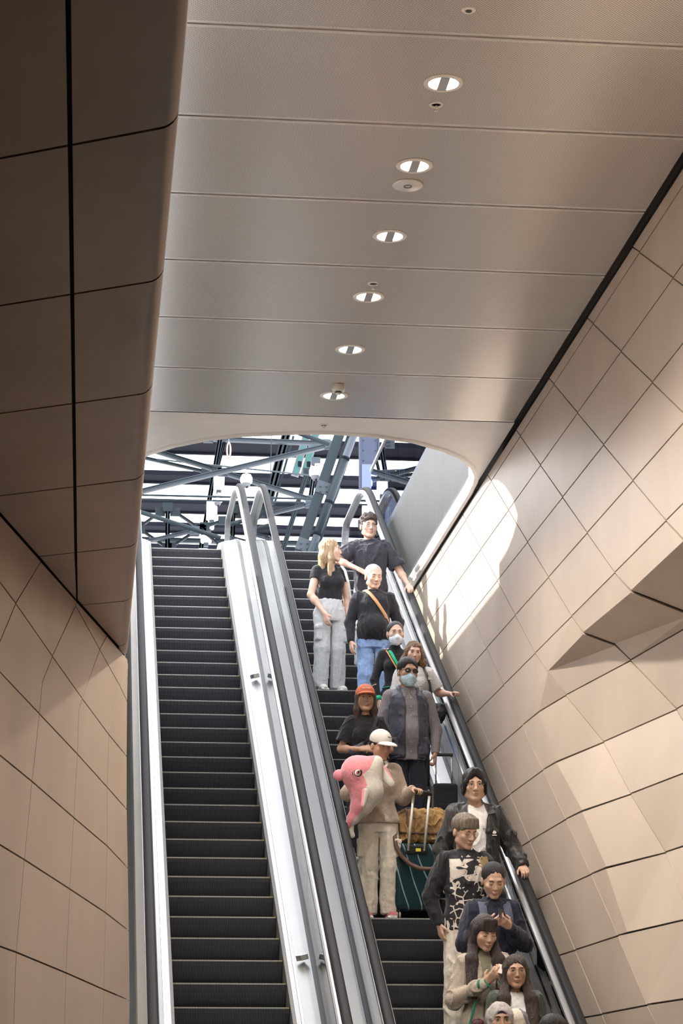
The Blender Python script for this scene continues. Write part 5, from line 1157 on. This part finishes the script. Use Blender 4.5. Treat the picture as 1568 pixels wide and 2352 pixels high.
# 10: man with grey-brown bowl hair, phone and graphic shirt
p = Person((3.349, 20.827, 2.251), 1.097, 'person with ash brown bowl hair and cream printed black shirt, looking at a phone', 'm', 'light', 6, head=(20, 20, -3), headoff=(-.01, -.02, 0), bulk=1.02,
    arms={'L': dict(el=(.255, -.08, 1.10), wr=(.115, -.29, 1.235), d=(-.35, -.35, .75), n=(-.5, .8, .3), curl=.55, thumb=.7), 'R': dict(el=(-.285, .05, 1.10), wr=(-.225, .0, .87), d=(.2, -.1, -1))})
p.body(mouth=(.40, .18, .17), brow=(.05, .04, .035), eyes='down'); p.hair('bowl', mat('hair_ash', (.17, .135, .10), .5, var=.5, vscale=50, stretch=(1, 1, .12), bump=.7, bscale=170), amp=.006, seed=13, bang=-.01); p.glasses(M_BLK, 'thin', M_CLEAR)
def printed():
    m = bpy.data.materials.new('printed_shirt'); m.use_nodes = True; nt = m.node_tree; b = nt.nodes['Principled BSDF']; b.inputs['Roughness'].default_value = .8; N = nt.nodes.new; Lk = nt.links.new
    tc = N('ShaderNodeTexCoord'); sp = N('ShaderNodeSeparateXYZ'); Lk(tc.outputs['Object'], sp.inputs[0])
    def ramp(src, els):
        r = N('ShaderNodeValToRGB'); r.color_ramp.interpolation = 'CONSTANT'
        while len(r.color_ramp.elements) < len(els): r.color_ramp.elements.new(.5)
        for e, (q, c) in zip(r.color_ramp.elements, els): e.position = q; e.color = (c, c, c, 1)
        Lk(src, r.inputs[0]); return r.outputs[0]
    mp = N('ShaderNodeMapping'); mp.inputs['Scale'].default_value = (5.0, 2, 13); mp.inputs['Rotation'].default_value = (0, R(10), 0); Lk(tc.outputs['Object'], mp.inputs[0])
    n1 = N('ShaderNodeTexNoise'); n1.inputs['Scale'].default_value = 1.0; n1.inputs['Detail'].default_value = 1; Lk(mp.outputs[0], n1.inputs['Vector'])
    blocks = ramp(n1.outputs[0], [(0, 0), (.455, 1), (.49, 0), (.50, 1)])
    vo = N('ShaderNodeTexVoronoi'); vo.feature = 'DISTANCE_TO_EDGE'; vo.inputs['Scale'].default_value = 15; Lk(tc.outputs['Object'], vo.inputs['Vector']); lines = ramp(vo.outputs['Distance'], [(0, 1), (.07, 0)])
    n2 = N('ShaderNodeTexNoise'); n2.inputs['Scale'].default_value = 9; Lk(tc.outputs['Object'], n2.inputs['Vector']); keep = ramp(n2.outputs[0], [(0, 0), (.46, 1)])
    ml = N('ShaderNodeMath'); ml.operation = 'MULTIPLY'; Lk(lines, ml.inputs[0]); Lk(keep, ml.inputs[1])
    z = N('ShaderNodeMapRange'); z.inputs['From Min'].default_value = .9; z.inputs['From Max'].default_value = 1.7; Lk(sp.outputs['Z'], z.inputs[0])
    zc = ramp(z.outputs[0], [(0, 0), (.53, 1), (.78, 0)]); zl = ramp(z.outputs[0], [(0, 1), (.50, 0)])
    mx = N('ShaderNodeMix'); mx.data_type = 'FLOAT'; Lk(zc, mx.inputs[0]); Lk(ml.outputs[0], mx.inputs[2]); Lk(blocks, mx.inputs[3])
    c = N('ShaderNodeMix'); c.data_type = 'RGBA'; c.inputs[6].default_value = (.014, .013, .016, 1); c.inputs[7].default_value = (.58, .52, .47, 1); Lk(mx.outputs[0], c.inputs[0]); Lk(c.outputs[2], b.inputs['Base Color']); return m
PR = p.top('printed_shirt', [K_BLACK, printed()], hem=.82, inf=.026, sr=.026, sleeve=('long', 'long'), amp=.009, seed=81, matfn=lambda c: np.where((np.abs(c[:, 0]) < .150) & (c[:, 1] < .0) & (c[:, 2] < 1.425), 1, 0))
mb = MB()
for sg in (-1, 1): mb.prism([tuple(np.array(q) * p.s) for q in ((.012 * sg, -.092, 1.425), (.058 * sg, -.04, 1.485), (.085 * sg, -.075, 1.425), (.060 * sg, -.120, 1.365))], (0, -.008, 0))
mb.build('shirt_collar', K_BLACK, PR)
p.trousers('cream_trousers', K_CREAM, waist=.96, kn=.028, an=.035, amp=.010, seed=82); p.shoes(M_SHOEK, M_SOLE)
def phone(loc, rot, label, m=None, parent_person=None):
    b = empty('smartphone', loc, label, 'phone'); b.rotation_euler = rot
    MB().box((-.037, -.0045, -.075), (.037, .0045, .075)).build('case', m or M_BLK, b, .004, 2); MB().box((-.034, .0046, -.070), (.034, .0052, .070)).build('screen', mat('phone_screen', (.03, .03, .035), .1, emit=((.7, .8, 1), .6)), b)
    MB().lathe([(.006, -.0046), (.005, -.007), (0, -.0075)], (-.022, 0, .056), 10, axis='y').build('camera_lens', M_LENS, b); return b
def at(p, q): return Matrix.Rotation(p.e.rotation_euler.z, 3, 'Z') @ (Vector(q) * p.s) + Vector(p.e.location)
phone(at(p, (.075, -.345, 1.325)), (R(-25), R(-6), R(10)), 'phone with an olive case held by the person in the printed shirt', mat('olive_case', (.16, .12, .04), .4))

# 11: woman in dark navy reading a phone
p = Person((3.459, 20.032, 1.792), 1.068, 'person with tied back black hair and dark navy top, both hands on a dark phone', 'f', 'light', 0, head=(0, 24, 0), headoff=(0, -.03, -.005), bulk=1.12,
    arms={'R': dict(el=(-.245, -.04, 1.115), wr=(-.075, -.285, 1.235), d=(.55, -.45, .35), n=(.2, .6, .7), curl=.55, thumb=.6), 'L': dict(el=(.245, -.04, 1.115), wr=(.085, -.285, 1.225), d=(-.55, -.45, .35), n=(-.2, .6, .7), curl=.55, thumb=.6)})
p.body(mouth=(.42, .18, .17), brow=(.03, .025, .025), eyes='down'); p.hair('tied', hair_mat('black', (.012, .010, .012)), frontz=.002)
p.top('navy_sweatshirt', cloth('dark_navy_jersey', (.014, .016, .030)), hem=.86, inf=.026, sr=.024, sleeve=('long', 'long'), amp=.010, seed=91, high=.01); p.trousers('trousers', K_DKDEN)
phone(at(p, (.005, -.36, 1.325)), (R(-66), R(90), 0), 'dark phone held in both hands by the person in navy')
b = empty('backpack', Vector(p.e.location), 'grey blue backpack worn over the dark navy sweatshirt', 'backpack'); BPK = cloth('slate_webbing', (.07, .08, .125))
for sg in (-1, 1): ribbon('shoulder_strap', [(.085 * sg, .10, 1.40), (.092 * sg, .04, 1.455)] + [(.098 * sg + .012 * sg * (1.44 - z) * 3, p.front(.10, z, .034) - .012 - (.03 if z < 1.33 else 0), z) for z in (1.435, 1.39, 1.32, 1.24, 1.16)] + [(.17 * sg, -.02, 1.08), (.15 * sg, .12, 1.04)], .062, .010, BPK, b, s=p.s)
v = Vox((-.2, .06, .88), (.2, .34, 1.46), .009); v.box((0, .195, 1.17), (.145, .075, .22), .05); vox_obj('pack', v, BPK, b, p.s)

# 12: long haired woman with a phone
p = Person((3.242, 19.237, 1.333), 1.038, 'person with very long dark hair and beige cardigan with green cuffs, reading a white phone', 'f', 'light', 0, head=(14, 20, 0), headoff=(0, -.03, 0), bulk=1.04,
    arms={'R': dict(el=(-.245, -.02, 1.10), wr=(-.035, -.265, 1.215), d=(.55, -.35, .6), n=(.1, .8, .5), curl=.45, thumb=.4), 'L': dict(el=(.235, -.03, 1.11), wr=(.105, -.27, 1.225), d=(-.35, -.35, .75), n=(-.35, .8, .4), curl=.55, thumb=.6)})
p.body(mouth=(.42, .18, .17), brow=(.05, .035, .03), eyes='down'); p.hair('long', mat('hair_plum_brown', (.030, .019, .020), .42, var=.45, vscale=55, stretch=(1, 1, .08), bump=.7, bscale=170), length=.36, bang=-.06, seed=14)
p.top('green_top', cloth('sage_knit', (.20, .19, .13)), hem=.95, inf=.010, sr=.004, sleeve=('short', 'short'), amp=.004, high=.01)
p.top('cardigan', cloth('beige_fleece', (.40, .335, .275), bump=.5, bs=140), hem=.88, inf=.028, sr=.028, sleeve=('long', 'long'), amp=.012, seed=95, flare=.03, cut=lambda v: (v.box((.0, -.22, 1.2), (.030, .21, .5), .02, .015, '-'), v.cone((0, -.15, 1.36), (0, -.05, 1.52), .055, .09, .01, '-')))
for k in 'RL':
    a = p.arms[k]; dd = a['wr'] - a['el']; dd /= np.linalg.norm(dd); MB().tube([tuple((a['wr'] - dd * .05) * p.s), tuple((a['wr'] + dd * .022) * p.s)], [.050 * p.s, .036 * p.s], 16).build('green_cuff', cloth('green_rib', (.02, .20, .13)), p.e)
p.trousers('skirt', cloth('camel_wool', (.36, .25, .17)), waist=.97, hemz=.35, th=.05, kn=.06, amp=.01)
phone(at(p, (.085, -.345, 1.315)), (R(-62), R(-60), 0), 'white phone held by the person in the beige cardigan', mat('white_phone_case', (.62, .55, .50), .4))
b = empty('shoulder_bag', Vector(p.e.location), 'small maroon patterned bag with a green strap against the beige cardigan', 'bag')
ribbon('green_strap', [(-.10, -.155, 1.08), (-.125, -.165, 1.00), (-.15, -.165, .90), (-.16, -.15, .78)], .018, .004, cloth('green_rib', (.02, .20, .13)), b, s=p.s)
v = Vox((-.2, -.25, .78), (.0, -.06, 1.0), .006); v.ell((-.085, -.165, .905), (.055, .03, .045), .01); vox_obj('pouch', v, mat('maroon_print', (.10, .03, .04), .6, var=.9, vscale=40), b, p.s)

# 13: woman in glasses and dark green jacket
p = Person((3.425, 18.840, 1.103), .972, 'person in round glasses with long dark hair and dark green jacket, facing the camera', 'f', 'tan', 0, head=(-2, 0, 0), bulk=1.06, hs=1.15)
p.body(mouth=(.40, .15, .15), brow=(.02, .015, .015)); p.hair('long', mat('hair_espresso', (.035, .022, .018), .4, var=.45, vscale=55, stretch=(1, 1, .08), bump=.7, bscale=170), length=.33, seed=17); p.glasses(mat('brown_frame', (.10, .05, .03), .3), 'thin', M_CLEAR)
p.top('t_shirt', K_WHITE, hem=.86, inf=.012, sr=.004, amp=.005)
mb = MB(); mb.v = []; zz = 1.20; yy = p.front(0, zz, .02) - .03
for k in range(3): mb.prism([tuple(np.array(q) * p.s) for q in ((-.045 + .03 * k, yy, zz - .02 * k), (-.015 + .03 * k, yy, zz + .015 - .02 * k), (.0 + .03 * k, yy, zz - .03), (-.03 + .03 * k, yy, zz - .06))], (0, -.003, 0))
mb.build('orange_print', mat('orange_ink', (.55, .20, .08), .7), p.e)
p.top('jacket', cloth('bottle_green', (.040, .050, .040), .6, spec=.3), hem=.84, inf=.036, sr=.036, sleeve=('long', 'long'), amp=.013, seed=97, cut=lambda v: (v.box((.0, -.22, 1.1), (.060, .21, .5), .02, .015, '-'), v.cone((0, -.15, 1.36), (0, -.05, 1.52), .08, .10, .01, '-')))
p.trousers('trousers', K_DKDEN)

# 14: person in a pale head scarf
p = Person((3.153, 18.045, .644), .997, 'person in a pale head scarf over a black undercap at the bottom edge', 'f', 'brown', 0, head=(0, -2, 0), bulk=1.05)
p.body(mouth=(.35, .14, .13), brow=(.015, .012, .012)); f = p.hf; SCF = cloth('pale_scarf', (.36, .33, .32), var=.06)
v = Vox(f.o - .2, f.o + .2, .0065); v.ell((0, .02, .028), (.092, .112, .102), .01, fr=f); v.cone((0, .01, -.06), (0, .02, -.14), .085, .105, .03, fr=f); v.ell((0, -.10, -.030), (.060, .075, .092), .01, '-', fr=f)
vox_obj('head_scarf', v, SCF, p.e, p.s, folds(.006, (16, 16, 16), 3))
v = Vox(f.o - .2, f.o + .2, .0065); v.ell((0, .014, .030), (.080, .101, .091), .01, fr=f); v.ell((0, -.105, -.035), (.064, .072, .085), .01, '-', fr=f); v.box((0, 0, -.10), (.2, .2, .10), .01, .01, '-', fr=f); vox_obj('undercap', v, K_BLACK, p.e, p.s)
p.top('coat', cloth('beige_coat', (.46, .39, .33)), hem=.80, inf=.03, sr=.03, sleeve=('long', 'long'), amp=.01, high=.02); p.trousers('trousers', K_DKDEN)
b = empty('tote_bag', (3.345, 18.22, 2.235), 'plump cream and grey bag carried high at the bottom of the picture, behind the scarf', 'bag')
v = Vox((-.2, -.2, -.40), (.2, .2, .2), .0075); v.cone((-.03, 0, .03), (.02, 0, -.2), .095, .12, .03); vox_obj('pouch', v, [cloth('cream_canvas', (.50, .44, .37)), cloth('grey_canvas', (.13, .13, .14))], b, 1, folds(.008), lambda c: np.where(c[:, 0] + .35 * c[:, 2] > .035, 1, 0))
ribbon('strap', [(-.14, 0, -.12), (-.2, 0, -.35), (-.2, .02, -.6)], .03, .005, K_CREAM, b)

# 15: dark haired person at the very bottom
p = Person((3.487, 17.647, .415), 1.064, 'person of whom only the top of black hair shows at the bottom edge', 'm', 'light', 0, head=(0, 4, 0), bulk=1.05)
p.body(); p.hair('quiff', hair_mat('black', (.012, .010, .012)), amp=.006); p.top('sweatshirt', K_CHAR, hem=.84, inf=.026, sr=.024, sleeve=('long', 'long')); p.trousers('trousers', K_DKDEN); p.shoes(M_SHOEK, M_SOLE)
